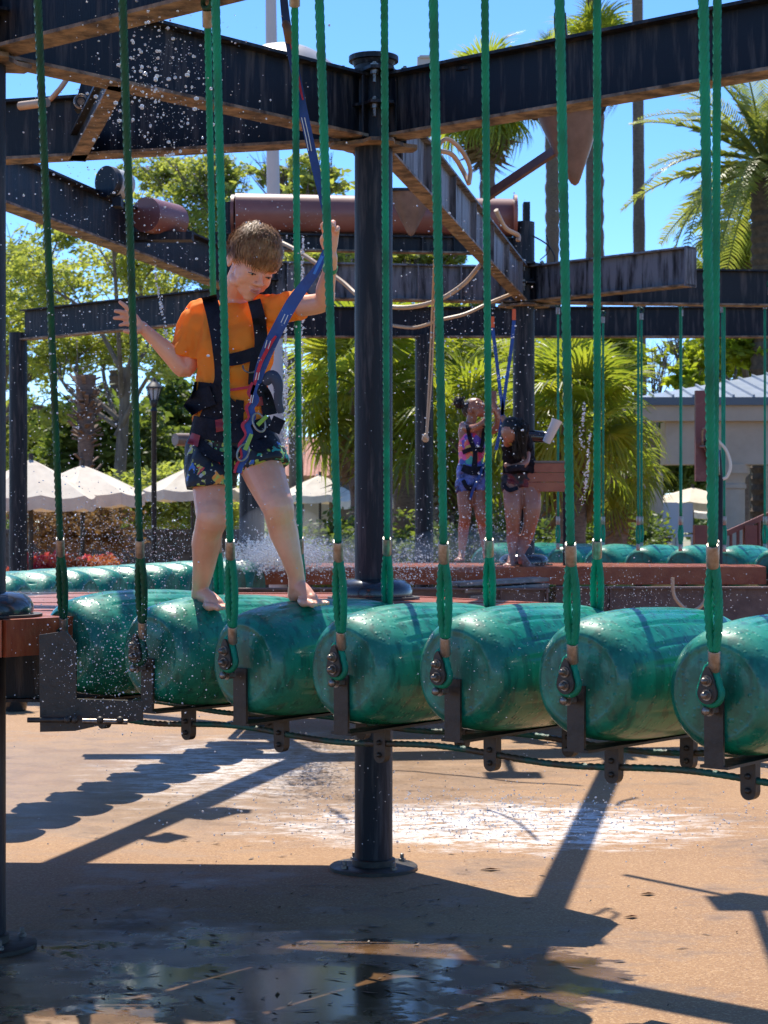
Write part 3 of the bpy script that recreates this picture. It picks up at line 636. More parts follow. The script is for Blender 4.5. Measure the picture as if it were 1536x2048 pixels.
# corner bracket left of the first roll
t = thing('corner_bracket', 'black steel corner bracket that ties the near bridge to the platform', 'bracket', P(110, 1460, 6.4))
br = lambda px, py, D=6.42: P(px, py, D)
mb = MB(); pl = [(78, 1270), (132, 1262), (152, 1290), (152, 1398), (285, 1402), (285, 1440), (205, 1450), (150, 1462), (80, 1464)]
vs = [P(x, y, 6.42) for (x, y) in pl]; n = len(pl); vs += [v + Vector((0, .02, 0)) for v in vs]
mb.add(vs, [tuple(range(n)), tuple(range(2 * n - 1, n - 1, -1))] + [(k, k + n, (k + 1) % n + n, (k + 1) % n) for k in range(n)]); mb.build('plate', plate_m, t, smooth=False)
for (a, b) in (((55, 1440), (150, 1440)), ((165, 1442), (255, 1444))):
    mb = MB(); mb.cyl(P(*a, 6.36), P(*b, 6.36), .009, 10); mb.build('rod', bolt_m if a[0] > 100 else plate_m, t)
for x in (135, 150, 200, 240):
    mb = MB(); mb.ell(P(x, 1440, 6.34), .013, 8, 6); mb.build('bolt', plate_m, t)
# second bridge (left rear) and third bridge (right rear)
def far_bridge(a, b, n, ztop, labels, topz, grp, axd=None, rope=True, sx=1.0):
    a = Vector(a); b = Vector(b); d = (b - a).normalized(); ax = Vector((-d.y, d.x, 0))
    if axd is not None: ax = Vector(axd).normalized()
    if ax.y < 0: ax = -ax
    for i in range(n):
        p = a.lerp(b, i / (n - 1)); c = p - ax * (LR * sx / 2)
        place_roll((c.x, c.y, ztop - .198), ax, labels[i][0]).scale = (sx, 1, 1)
        if rope:
            for s_, lb in ((-.022, labels[i][1]), (LR + .022, labels[i][2])):
                if lb is None: continue
                q = c + ax * s_; zb = ztop - .21
                suspension(lb, (q.x, q.y, zb), (q.x, q.y, topz), -ax, r=.010, near=False, top=1, group=grp, zs=(ztop - EZ + .23, ztop - EZ + .16, ztop - EZ + .005, ztop - EZ - .05, -.4, -.5))
nm = ['first', 'second', 'third', 'fourth', 'fifth', 'sixth', 'seventh', 'eighth']
pos_l = ['beyond the left edge', 'cut by the left edge', 'at the left edge behind the near platform', 'in front of the flower bed, left of the leftmost rope', 'in front of the right end of the flower bed', 'between the second front rope and the leg of the boy', 'behind the back leg of the boy', 'right of the back leg of the boy', 'in the spray beside the far post', 'farthest, touching the far platform']
far_bridge((-2.10, 9.7, 0), (-1.12, 13.3, 0), 10, EZ - .275, [('far left teal roll ' + q, None, None) for q in pos_l], ZB, 'x', rope=False, sx=.6)
pr = ['behind the second child', 'just right of the far post collar', 'third from the left', 'fourth from the left', 'fifth from the left', 'left of the thick near rope', 'right of the thick near rope', 'cut by the right edge']
labs = []
for i, q in enumerate(pr):
    if i < 2: labs.append(('small roll ' + q, None, None))
    else: labs.append(('small roll ' + q, 'nearer rope of the far pair on the small roll ' + q, 'farther rope of the far pair on the small roll ' + q))
far_bridge((1.10, 16.53, 0), (3.21, 14.63, 0), 8, EZ - .20, labs, ZB + .12, 'far green ropes at the right', axd=(.55, .83, 0))
# ================================================================ vegetation and buildings beyond
bark = mat('bark', (.09, .07, .055), .9, 0, (.20, .16, .12), 9, (1, 1, .3), .6, 14)
palmbark = mat('palm_bark', (.11, .075, .055), .9, 0, (.22, .15, .11), 14, (1, 1, 4), .5, 20)
leaf_oak = mat('oak_leaves', (.17, .22, .07), .6, 0, (.30, .34, .10), .9, leaf=.55)
leaf_light = mat('light_leaves', (.17, .24, .022), .5, 0, (.28, .34, .04), 1.2, leaf=.6)
leaf_dark = mat('dark_leaves', (.06, .105, .028), .55, 0, (.14, .19, .05), 1.5, leaf=.45)
leaf_palm = mat('fan_leaf', (.10, .155, .022), .38, 0, (.25, .28, .05), 2.2, leaf=.6)
leaf_date = mat('date_leaf', (.11, .165, .05), .45, 0, (.22, .24, .06), 3, leaf=.45)
dead_leaf = mat('dead_leaf', (.25, .16, .09), .9, 0, (.14, .09, .05), 6, leaf=.2)
flower_m = mat('pink_flowers', (.50, .06, .15), .7, 0, (.38, .15, .08), 2.5, leaf=.3, lo=.4, hi=.55)
def leafcloud(blobs, n, size, density_pow=.6, sub=26, flat=.5, hang=0):
    """blobs: (x,y,z,rx,ry,rz). Leaves sit in twig-sized bunches in the outer shell of each blob"""
    vol = np.array([b[3] * b[5] for b in blobs]); vol = vol / vol.sum(); nb = max(1, n // sub)
    bi = rng.choice(len(blobs), nb, p=vol); B = np.array(blobs)[bi]
    d = rng.normal(size=(nb, 3)); d /= np.linalg.norm(d, axis=1)[:, None]; rad = rng.random(nb) ** density_pow
    c = B[:, :3] + d * B[:, 3:] * rad[:, None]
    c = c + rng.normal(size=(nb, 3)) * B[:, 3:] * .10
    cs = B[:, 3:].min(axis=1) * .16
    k = np.repeat(np.arange(nb), sub); o = rng.normal(size=(len(k), 3)) * cs[k][:, None] * np.array([1, 1, .6]); p = c[k] + o
    if hang: p[:, 2] -= np.abs(rng.normal(size=len(k))) * hang
    a = rng.normal(size=(len(k), 3)); a[:, 2] *= flat; a /= np.linalg.norm(a, axis=1)[:, None]
    b_ = rng.normal(size=(len(k), 3)); b_ = np.cross(a, b_); b_ /= np.linalg.norm(b_, axis=1)[:, None]
    s_ = size * rng.uniform(.6, 1.4, len(k))[:, None]; w_ = s_ * .42
    V = np.stack([p - a * s_, p + b_ * w_ - a * s_ * .1, p + a * s_, p - b_ * w_ - a * s_ * .1], axis=1)
    return V
def tree(label, base, h, blobs_px, D, n, size, m, trunk_r=.25, name='leafy_tree', cat='tree', group='leafy trees behind the frame', sub=26, bare=0, lean=0, dp=.6, zmin=None):
    bl = []
    for (px, py, rx, ry) in blobs_px:
        d = D + random.uniform(-.06, .06) * D; c = P(px, py, d); s_ = d / FPX; bl.append((c.x, c.y, c.z, rx * s_, (rx + ry) / 2 * s_, ry * s_))
    x0 = base; t = thing(name, label, cat, (x0, D, 0), group=group)
    top = Vector((x0 + lean, D, h * .45)); mb = MB()
    mb.tube(crv([(x0, D, 0), (x0 + lean * .3 + .1, D, h * .2), top], 5), [trunk_r * q for q in np.linspace(1.25, .7, 11)], 12); mb.build('trunk', bark, t)
    mb = MB()
    for (x, y, z, rx, ry, rz) in bl:
        c = Vector((x, y, z)); st = top.lerp(Vector((x0, D, h * .2)), random.uniform(0, .6)) if c.z > top.z * .6 else Vector((x0 + lean * .3, D, h * .15))
        mid = st.lerp(c, .5) + Vector((random.uniform(-.4, .4), random.uniform(-.4, .4), random.uniform(-.1, .5)))
        mb.tube(crv([st, mid, c], 4), list(np.linspace(trunk_r * .45, trunk_r * .1, 9)), 7)
        for q in range(7 + bare):
            e = c + Vector((random.uniform(-1, 1) * rx, random.uniform(-1, 1) * ry, random.uniform(-.7, 1.15) * rz)); s2 = mid.lerp(c, random.random())
            mb.tube(crv([s2, s2.lerp(e, .5) + Vector((random.uniform(-.2, .2), 0, random.uniform(-.1, .3))), e], 3), list(np.linspace(trunk_r * .12, trunk_r * .03, 7)), 5)
            if bare:
                for w in range(3):
                    e2 = e + Vector((random.uniform(-.5, .5), random.uniform(-.3, .3), random.uniform(0, .6))) * rx * .5; mb.tube([s2.lerp(e, .6), e2], [trunk_r * .05, trunk_r * .015], 4)
    mb.build('limbs', bark, t)
    if n: quads('crown', leafcloud(bl, n, size, dp, sub), m, t)
    return t
# left leafy mass
tree('large leafy tree filling the far left behind the leftmost rope', -8.6, 9, [(40, 510, 80, 60), (-60, 640, 120, 120), (120, 470, 70, 40), (60, 620, 100, 60), (-20, 860, 110, 80), (150, 570, 70, 50), (70, 740, 80, 50), (110, 830, 70, 40)], 40, 17000, .065, leaf_oak, .16)
tree('leafy tree behind the open hand of the boy', -5.4, 10, [(100, 700, 90, 60), (60, 560, 90, 60), (220, 420, 90, 60), (270, 520, 120, 80), (330, 600, 110, 80), (240, 680, 120, 60), (160, 700, 90, 50), (350, 700, 80, 70)], 36, 19000, .062, leaf_oak, .13, lean=.4)
tree('leafy tree with bare twigs against the sky above the boy', -1.9, 11, [(330, 350, 90, 40), (400, 380, 70, 70), (370, 480, 90, 70), (450, 350, 60, 40), (460, 460, 60, 80), (440, 620, 80, 60)], 38, 19000, .062, leaf_oak, .16, bare=8)
tree('thin twiggy tree seen between the mast and the middle post', -.9, 11, [(560, 350, 70, 30), (640, 360, 60, 50), (610, 520, 90, 50), (680, 500, 60, 60), (580, 640, 80, 60), (700, 620, 60, 60)], 34, 9000, .085, leaf_oak, .2, bare=12)
tree('leafy tree below the big pipe between the middle post and the grey beam', 1.0, 9, [(810, 520, 80, 30), (870, 510, 70, 30), (900, 640, 90, 40), (960, 680, 80, 50)], 38, 12000, .09, leaf_oak, .22, bare=4)
tree('dark dense evergreen low behind the umbrellas at left', -6.2, 6, [(60, 880, 100, 80), (180, 860, 90, 80), (270, 900, 80, 80), (120, 960, 120, 60), (350, 830, 60, 90)], 46, 26000, .12, leaf_dark, .35, cat='evergreen', dp=.8)
tree('dark evergreen behind the lamp post', -4.6, 6, [(300, 930, 70, 100), (360, 960, 80, 80), (420, 900, 60, 90)], 44, 14000, .11, leaf_dark, .3, dp=.8)
tree('bright green airy tree over the pavilion roof at right', 7.2, 8, [(1480, 690, 90, 40), (1420, 720, 60, 40), (1530, 720, 80, 50), (1560, 670, 70, 50), (1380, 760, 50, 30)], 36, 17000, .085, leaf_light, .2)
tree('light green tree between the two tall palm trunks', 4.6, 8, [(1215, 690, 60, 40), (1250, 740, 50, 50), (1150, 700, 60, 40), (1120, 760, 70, 50), (1200, 780, 60, 40)], 38, 13000, .085, leaf_light, .18, bare=3)
tree('bare branched small tree standing before the sky right of the far palm trunk', 4.95, 7, [(1330, 700, 40, 40), (1350, 680, 30, 40), (1310, 740, 40, 30)], 34, 260, .07, leaf_light, .10, bare=10)
tree('mid green tree behind the middle post and the knotted cord', .2, 7, [(700, 780, 110, 70), (820, 720, 90, 60), (900, 760, 80, 80), (1000, 720, 90, 50), (960, 860, 100, 70), (780, 900, 90, 60)], 42, 30000, .10, leaf_light, .3, dp=.75)
tree('dark tree low in the gap behind the pavilion column', 6.1, 6, [(1340, 880, 60, 60), (1400, 900, 50, 60), (1290, 930, 60, 50), (1370, 960, 90, 40)], 48, 12000, .11, leaf_dark, .3, dp=.8)
tree('bushy green tree behind the fan palm at right', 3.6, 6, [(1100, 860, 80, 80), (1180, 900, 90, 80), (1050, 960, 80, 60), (1250, 880, 60, 60), (1130, 1000, 100, 40)], 44, 22000, .11, leaf_oak, .3, dp=.8)
# distant belt so the ground never meets bare sky
bl = []
for i in range(46):
    D = random.uniform(85, 110); x = -40 + i * 1.9 + random.uniform(-.8, .8); hh = random.uniform(3.2, 5.0)
    bl.append((x, D, hh * .5, random.uniform(1.6, 2.6), 2.2, hh * .58))
tag(quads('tree_belt', leafcloud(bl, 60000, .16, .7, 30), leaf_dark, o=(0, 95, 0)), 'far belt of trees closing the view behind everything', 'trees', kind='stuff')
# ---- fan palms
def fan_mesh(name, mt, nseg=34, Lf=.62, span=250, pet=.62, droop=.25, seed=0):
    r_ = random.Random(seed); mb = MB()
    mb.tube(crv([(0, 0, 0), (pet * .5, 0, .03), (pet, 0, 0)], 3), [.018, .016, .014, .013, .012, .011, .010], 5)
    for k in range(nseg):
        a = R(-span / 2 + span * k / (nseg - 1) + r_.uniform(-2, 2)); L = Lf * (1 - .28 * abs(k / (nseg - 1) * 2 - 1) ** 2) * r_.uniform(.88, 1.06)
        d = Vector((math.cos(a), math.sin(a), 0)); s_ = Vector((-d.y, d.x, 0)); w0 = Lf * R(span / nseg) * .27; dr = droop * r_.uniform(.5, 1.4); rows = []
        for f, wf in ((.03, .12), (.4, .8), (.68, .75), (.88, .38), (1.0, .03)):
            z = -dr * L * f ** 2.6 + .16 * L * f * (1 - f) * 1.2; c = Vector((pet, 0, 0)) + d * (L * (f - .08 * f ** 4)) + Vector((0, 0, z)); ww = w0 * wf
            rows.append((c - s_ * ww + Vector((0, 0, .012 * wf)), c, c + s_ * ww + Vector((0, 0, .012 * wf))))
        vs = [q for r3 in rows for q in r3]; fs = []
        for j in range(4):
            for e in (0, 1): fs.append((j * 3 + e, j * 3 + e + 1, j * 3 + 4 + e, j * 3 + 3 + e))
        mb.add(vs, fs)
    return mb.mesh(name, mt, smooth=False)
fans = [fan_mesh('frond', leaf_palm, seed=i, droop=.15 + .2 * i, span=230 + 15 * i) for i in range(4)]
fan_dead = [fan_mesh('frond', dead_leaf, seed=9, droop=.9, nseg=14)]
def frond_ob(me, parent, loc, az, el, sc, roll=0):
    o = bpy.data.objects.new('frond', me); COL.objects.link(o); o.parent = parent
    o.matrix_local = Matrix.Translation(loc) @ Matrix.Rotation(az, 4, 'Z') @ Matrix.Rotation(-el, 4, 'Y') @ Matrix.Rotation(roll, 4, 'X') @ Matrix.Scale(sc, 4); return o
def fan_palm(label, px, D, py_crown, nf=34, sc=1.0, tr=.13, dead=6, lo=-50, group='fan palms', boots=True, tilt_cam=0):
    c = P(px, py_crown, D); t = thing('fan_palm', label, 'palm', (c.x, D, 0), group=group)
    mb = MB(); n = max(4, int(c.z / .12)); mb.tube([(c.x, D, z) for z in np.linspace(0, c.z, n)], [tr * random.uniform(.88, 1.15) for _ in range(n)], 10); mb.build('trunk', palmbark, t)
    for k in range(nf):
        az = k * 2.39996 + random.uniform(-.2, .2); el = R(88 - (88 - lo) * (k / nf) ** .85 + random.uniform(-8, 8))
        frond_ob(random.choice(fans), t, (0, 0, c.z), az, el, sc * random.uniform(.85, 1.12), random.uniform(-.5, .5))
    for k in range(dead): frond_ob(fan_dead[0], t, (0, 0, c.z - .15), random.uniform(0, 6.28), R(random.uniform(-88, -65)), sc * .9)
    return t
fan_palm('big bright fan palm right of the far post, over the white nozzle', 1142, 19, 850, 42, .88, .16, 2, lo=-45)
fan_palm('fan palm hanging dark fronds between the far rope pairs', 1228, 21, 950, 30, .62, .15, 3, lo=-55)
fan_palm('tall fan palm whose fronds show between the middle post and the boy', 725, 24, 775, 40, 1.15, .17, 6, lo=-60)
fan_palm('fan palm between the middle post and the knotted cord', 810, 26, 760, 34, 1.05, .16, 4, lo=-50)
fan_palm('fan palm behind the girl in the swimsuit', 925, 23, 870, 34, .95, .16, 4, lo=-55)
fan_palm('low fan palm behind the legs of the two children', 1010, 26, 790, 30, .95, .15, 4, lo=-50)
fan_palm('fan palm crown rising above the long right beam', 1190, 44, 105, 32, 1.15, .2, 5, lo=-60)
fan_palm('fan palm crown with a ragged brown neck left of the pointed spout', 975, 40, 205, 34, 1.25, .17, 10, lo=-60)
fan_palm('small fan palm crown at the top edge of the beam, left of the tall trunks', 1105, 46, 128, 24, .8, .17, 3, lo=-40)
fan_palm('middle sized fan palm standing under the date palm at the right edge', 1490, 40, 450, 34, 1.15, .2, 8, lo=-65)
fan_palm('small spiky palm on the roof line under the date palm', 1440, 48, 560, 30, 1.1, .17, 3, lo=-20)
# tall bare trunks
for (px, pb, D, lb) in ((1181, 1187, 44, 'left one of the two tall bare palm trunks'), (1274, 1283, 42, 'right one of the two tall bare palm trunks')):
    t = thing('tall_palm', lb + ' against the sky', 'palm', (P(pb, 1040, D).x, D, 0), group='tall palms with crowns above the photo')
    a = P(pb, 1168, D); b = P(px, -120, D); n = 60; mb = MB(); mb.tube([Vector((a.x, D, 0)).lerp(b, f) for f in np.linspace(0, 1, n)], [(.16 - .04 * f) * random.uniform(.95, 1.05) for f in np.linspace(0, 1, n)], 12); mb.build('trunk', palmbark, t)
    for k in range(14): frond_ob(random.choice(fans), t, (b.x - t.location.x, 0, b.z), k * 2.4, R(80 - k * 6), 1.1)
# date palm
def pinnate(name, mt, L=3.0, n=46, ll=.42, seed=0, bend=.9):
    r_ = random.Random(seed); mb = MB(); pts = []
    for k in range(13):
        f = k / 12; pts.append(Vector((L * f * (1 - .12 * f * f), 0, L * (.10 * f - bend * .42 * f ** 2.4))))
    mb.tube(pts, list(np.linspace(.035, .006, 13)), 5)
    for k in range(n):
        f = .12 + .87 * k / (n - 1); q = f * 12; i = min(int(q), 11); p = pts[i].lerp(pts[i + 1], q - i); tg = (pts[i + 1] - pts[i]).normalized()
        ls = ll * (math.sin(math.pi * (.12 + .85 * f)) ** .6) * r_.uniform(.85, 1.1)
        for s_ in (-1, 1):
            d = (tg * .75 + Vector((0, s_ * .9, r_.uniform(.05, .45)))).normalized(); w = tg * .015; e = p + d * ls; m_ = p + d * ls * .55 + Vector((0, 0, .02))
            mb.add([p - w, p + w, m_ + w * 1.2, e - Vector((0, 0, ls * .18)), m_ - w * 1.2], [(0, 1, 2, 3, 4)])
    return mb.mesh(name, mt, smooth=False)
pin = [pinnate('frond', leaf_date, seed=i, bend=.6 + .35 * i) for i in range(3)]
def date_palm(label, px, py, D, nf, sc, tr=.22, lo=-35):
    c = P(px, py, D); t = thing('date_palm', label, 'palm', (c.x, D, 0)); n = int(c.z / .1)
    mb = MB(); mb.tube([(c.x, D, z) for z in np.linspace(0, c.z - .1, n)], [tr * (1.0 + .18 * (i % 2)) * random.uniform(.95, 1.05) for i in range(n)], 12); mb.build('trunk', mat('dark_palm_trunk', (.06, .042, .03), .95, 0, (.13, .09, .06), 12, bump=.5), t)
    for k in range(nf):
        frond_ob(random.choice(pin), t, (0, 0, c.z), k * 2.39996, R(84 - (84 - lo) * (k / nf) ** .8), sc * random.uniform(.9, 1.1), random.uniform(-.3, .3))
    return t
date_palm('large date palm spreading feather fronds at the right edge', 1528, 325, 34, 42, .95, .22)
date_palm('thin date palm with drooping fronds behind the lamp post at left', 235, 735, 60, 12, .7, .25)
# stubby palm with boots (left)
t = thing('date_palm', 'stubby brown palm trunk with shaggy leaf bases behind the second rope', 'palm', (P(172, 1040, 23).x, 23, 0))
x, s_ = P(172, 1040, 23).x, 23 / FPX
mb = MB(); zz = np.linspace(0, 1.55 + 290 * s_, 60); mb.tube([(x + (.0), 23, z) for z in zz], [(.085 + .05 * max(0, (z - 2.2)) ** 1.0 * .8) * random.uniform(.93, 1.08) for z in zz], 14); mb.build('trunk', palmbark, t)
mb = MB()
for k in range(150):
    a = k * 2.39996; z = random.choice((random.uniform(2.45, 3.3), random.uniform(2.5, 3.3), random.uniform(.9, 2.5), random.uniform(1.45, 2.0))); r = .08 + .07 * max(0, (z - 2.4)); o = Vector((math.cos(a), math.sin(a), 0)); p_ = Vector((x, 23, z)) + o * r
    L = random.uniform(.08, .17); mb.bar(p_, p_ + o * L * .8 + Vector((0, 0, L * random.uniform(-.1, .9))), .05, .014)
mb.build('leaf_bases', palmbark, t, smooth=False)['kind'] = 'stuff'
# lamp post
def lamp(px, D, ytop, label):
    s_ = D / FPX; X = P(px, 0, D).x; z = lambda y: EZ - (y - 1040) * s_
    t = thing('lamp_post', label, 'street lamp', (X, D, 0)); blk = mat('cast_iron', (.015, .016, .02), .45)
    mb = MB(); mb.lathe([(.12, 0), (.12, .1), (.08, .25), (.05, .4), (.036, .8), (.034, z(826)), (.05, z(822)), (.03, z(815)), (.055, z(806)), (.05, z(802)), (0, z(801))], (X, D, 0), 14); mb.build('pole', blk, t)
    mb = MB(); n = 8
    for k in range(n):
        a = 2 * math.pi * k / n; b0 = Vector((X + .052 * math.cos(a), D + .052 * math.sin(a), z(802))); b1 = Vector((X + .098 * math.cos(a), D + .098 * math.sin(a), z(776))); mb.tube([b0, b1], .007, 5)
    mb.lathe([(.052, z(803)), (.058, z(803)), (.058, z(800)), (.05, z(800))], (X, D, 0), 8); mb.lathe([(.112, z(777)), (.112, z(774)), (.075, z(768)), (.06, z(766)), (.03, z(761)), (.02, z(757)), (0.0, z(754))], (X, D, 0), 8); mb.build('lantern_frame', blk, t)
    mb = MB(); mb.lathe([(.045, z(801)), (.088, z(777))], (X, D, 0), 8); mb.build('glass', mat('frosted_glass', (.75, .78, .8), .3, 0, trans=.5), t)
lamp(308, 24, 755, 'black iron street lamp with a lantern below the beam at left')
# pale mast
t = thing('mast', 'tall pale grey mast behind the boy running out of the top', 'mast', (P(556, 0, 22).x, 22, 0)); mb = MB()
mb.tube([Vector((P(558, 0, 22).x, 22, 0)), P(541, -60, 22)], [.115, .062], 20); mb.build('pole', mat('pale_mast', (.56, .50, .47), .6, 0, (.5, .46, .45), 3), t)
mb = MB(); mb.lathe([(.22, .0), (.22, .03), (.12, .05), (.115, .1)], (P(558, 0, 22).x, 22, 0), 20); mb.build('base_plate', plate_m, t)
# umbrellas
def umbrella(label, px, py_top, py_edge, wpx, D, tilt=0, closed=False, n=8):
    s_ = D / FPX; c = P(px, py_top, D); t = thing('market_umbrella', label, 'umbrella', (c.x, D, 0), group='cream market umbrellas')
    r = wpx / 2 * s_; h = (py_edge - py_top) * s_; ph = random.uniform(0, .6); vs = [c]; rows = 5
    for j in range(1, rows + 1):
        f = j / rows
        for k in range(n * 4):
            a = 2 * math.pi * k / (n * 4) + ph; sag = abs(math.sin(n / 2 * (a - ph))); rr = r * f * (1 - .06 * sag); vs.append(c + Vector((rr * math.cos(a), rr * math.sin(a), -h * f ** 1.12 - .035 * f * sag)))
    N_ = n * 4; fs = [(0, 1 + k, 1 + (k + 1) % N_) for k in range(N_)] + [(1 + (j - 1) * N_ + k, 1 + j * N_ + k, 1 + j * N_ + (k + 1) % N_, 1 + (j - 1) * N_ + (k + 1) % N_) for j in range(1, rows) for k in range(N_)]
    e0 = 1 + (rows - 1) * N_; b0 = len(vs); vs += [Vector(vs[e0 + k]) + Vector((0, 0, -.13)) for k in range(N_)]; fs += [(e0 + k, b0 + k, b0 + (k + 1) % N_, e0 + (k + 1) % N_) for k in range(N_)]
    mb = MB(); mb.add(vs, fs); mb.build('canopy', umbrella_m, t, smooth=False)
    mb = MB(); mb.cyl((c.x, D, 0), c + Vector((0, 0, .06)), .025, 8); mb.build('pole', plate_m, t)
    mb = MB()
    for k in range(n):
        a = 2 * math.pi * k / n + ph; mb.tube([c + Vector((0, 0, -h * .75)), c + Vector((r * .55 * math.cos(a), r * .55 * math.sin(a), -h * .62))], .008, 4)
    mb.build('ribs', plate_m, t)
umbrella('large cream umbrella at the left edge behind the first rope', 62, 918, 992, 260, 19)
umbrella('cream umbrella dappled with shade between the first two ropes', 165, 930, 986, 250, 20.5)
umbrella('cream umbrella behind the lamp post', 385, 932, 980, 200, 25)
umbrella('small cream umbrella just left of the legs of the boy', 392, 976, 1006, 120, 40)
umbrella('cream umbrella between the legs of the boy and the far post', 470, 968, 998, 130, 38)
umbrella('white cream umbrella right of the front leg of the boy', 640, 950, 990, 170, 34)
umbrella('white umbrella half behind the middle post', 735, 962, 1000, 120, 32)
umbrella('bright umbrella left of the pavilion column', 1285, 985, 1010, 170, 34)
umbrella('bright umbrella behind the thick right rope, in front of the pavilion', 1385, 975, 1004, 190, 31)
umbrella('far cream umbrella low in the pavilion opening', 1350, 1004, 1024, 180, 42)
t = thing('folded_umbrella', 'folded pale umbrella hanging beside the far left post', 'umbrella', (P(43, 0, 19).x, 19, 0)); X = P(43, 0, 19).x
mb = MB(); mb.lathe([(.06, 1.55 - .05), (.07, 1.6), (.05, 1.9), (.035, 2.15), (.0, 2.25)], (X, 19, 0), 10); mb.build('cloth', umbrella_m, t); mb = MB(); mb.cyl((X, 19, 0), (X, 19, 1.55), .015, 8); mb.build('pole', bolt_m, t)
# terrace walls, hedges, planters
def wall(name, label, px0, px1, D, z1, th=.35, m=darkwall, cat='wall', cap=None, z0=0):
    a, b = P(px0, 0, D).x, P(px1, 0, D).x; t = thing(name, label, cat, ((a + b) / 2, D, 0))
    mb = MB(); mb.box(((a + b) / 2, D, (z0 + z1) / 2), (b - a, th, z1 - z0)); mb.build('core', m, t, smooth=False)
    if cap:
        mb = MB(); mb.box(((a + b) / 2, D, z1 + .03), (b - a + .08, th + .1, .06)); mb.build('coping', cap, t, smooth=False)
    return t
wall('terrace_wall', 'dark stone terrace wall behind the flower bed at left', -80, 500, 26, 1.36, cap=darkwall)
wall('terrace_wall', 'dark wall in the spray behind the far post and middle post', 500, 900, 24, 1.22, cap=darkwall)
wall('terrace_wall', 'long low dark wall behind the far children', 880, 1330, 23, 1.28, cap=darkwall)
wall('terrace_wall', 'low dark wall under the pavilion at the right', 1330, 1760, 23.5, 1.1)
wall('planter', 'raised planter wall holding the pink flower bed', -60, 262, 19.3, .98, .8, mat('planter_side', (.12, .10, .09), .8, 0, (.2, .17, .15), 6), 'planter')
bl = [(P(x, 0, 19.3).x, 19.3 + random.uniform(-.2, .2), 1.08, .2, .2, .13) for x in range(40, 232, 12)]
tag(quads('flower_bed', leafcloud(bl, 7000, .022, .9, 20, 1.0), flower_m, o=(P(130, 0, 19.3).x, 19.3, 1)), 'low bed of pink and rust coloured flowers in the planter', 'flowers', kind='stuff')
bl = [(P(x, 0, 22).x, 22 + random.uniform(-.6, .6), 1.45 + random.uniform(-.1, .2), .33, .33, .38) for x in list(range(60, 250, 18))]
tag(quads('dry_shrubs', leafcloud(bl, 9000, .035, .8, 22), dead_leaf, o=(P(150, 0, 22).x, 22, 1.3)), 'brown dry shrubs under the large umbrella', 'shrub', kind='stuff')
bl = [(P(x, 0, 22).x, 22 + random.uniform(-.8, .8), 1.15 + random.uniform(-.2, .2), .4, .4, .42) for x in list(range(620, 760, 20)) + list(range(800, 1320, 20))]
tag(quads('hedge', leafcloud(bl, 26000, .04, .8, 24), leaf_dark, o=(1.5, 22, 0)), 'dark clipped hedge behind the platforms', 'hedge', kind='stuff')
bl = [(P(x, 0, 27).x, 27 + random.uniform(-.6, .6), 1.7 + random.uniform(-.1, .3), .45, .45, .5) for x in list(range(240, 470, 18))]
tag(quads('shrub_row', leafcloud(bl, 14000, .05, .8, 24), leaf_oak, o=(P(350, 0, 27).x, 27, 1.3)), 'green shrubs behind the lamp post and the small umbrellas', 'shrub', kind='stuff')
# cafe people far away are only a few pixels: seated figures on the terrace
def tiny_person(label, px, py, D, shirt, skin):
    c = P(px, py, D); t = thing('person', label, 'person', (c.x, D, c.z - .62)); mb = MB()
    mb.tube([c + Vector((0, 0, -.6)), c + Vector((0, 0, -.35)), c + Vector((0, 0, -.15)), c + Vector((0, 0, -.1))], [.15, .17, .16, .05], 10, flat=((0, 1, 0), .6)); mb.build('shirt', mat('cloth_' + label[:8], shirt, .9), t)
    mb = MB(); mb.tube([c + Vector((0, 0, -.16)), c + Vector((0, 0, -.06))], .04, 8); mb.ell(c, (.085, .1, .115), 12, 8); mb.build('head', mat('skin_' + label[:8], skin, .6), t)
    mb = MB(); mb.ell(c + Vector((0, .03, .035)), (.093, .105, .1), 12, 8); mb.build('hair', mat('hair_' + label[:8], (.03, .02, .015), .7), t)
tiny_person('tiny far diner in a pink shirt left of the legs of the boy', 360, 1030, 30, (.6, .16, .17), (.4, .25, .18))
tiny_person('tiny far diner in a white shirt next to the one in pink', 330, 1034, 31, (.6, .6, .62), (.35, .22, .15))
tiny_person('tiny far diner in dark blue between the first two ropes', 236, 1038, 30, (.03, .05, .16), (.4, .25, .18))
tiny_person('tiny far visitor with a pale hat behind the thick right rope', 1340, 1036, 30, (.5, .55, .6), (.4, .27, .2))
def chair(label, px, D):
    X = P(px, 0, D).x; t = thing('patio_chair', label, 'chair', (X, D, .9), group='pale patio chairs'); cm = mat('chair_' + str(px), (.5, .5, .5), .5)
    mb = MB(); mb.box((X, D, 1.33), (.4, .42, .03)); mb.build('seat', cm, t); mb = MB(); mb.box((X, D + .2, 1.58), (.4, .03, .42)); mb.build('backrest', cm, t)
    for sx in (-.18, .18):
        for sy in (-.18, .18): mb = MB(); mb.cyl((X + sx, D + sy, .9), (X + sx, D + sy, 1.32), .015, 6); mb.build('leg', cm, t)
chair('pale patio chair near the tiny visitor with a hat', 1330, 25); chair('pale patio chair right of the pavilion pedestal', 1362, 26)
wall('terrace_floor_edge', 'raised terrace carrying the patio chairs', 1240, 1500, 25.5, .9, 2.0, concrete_w, 'terrace')
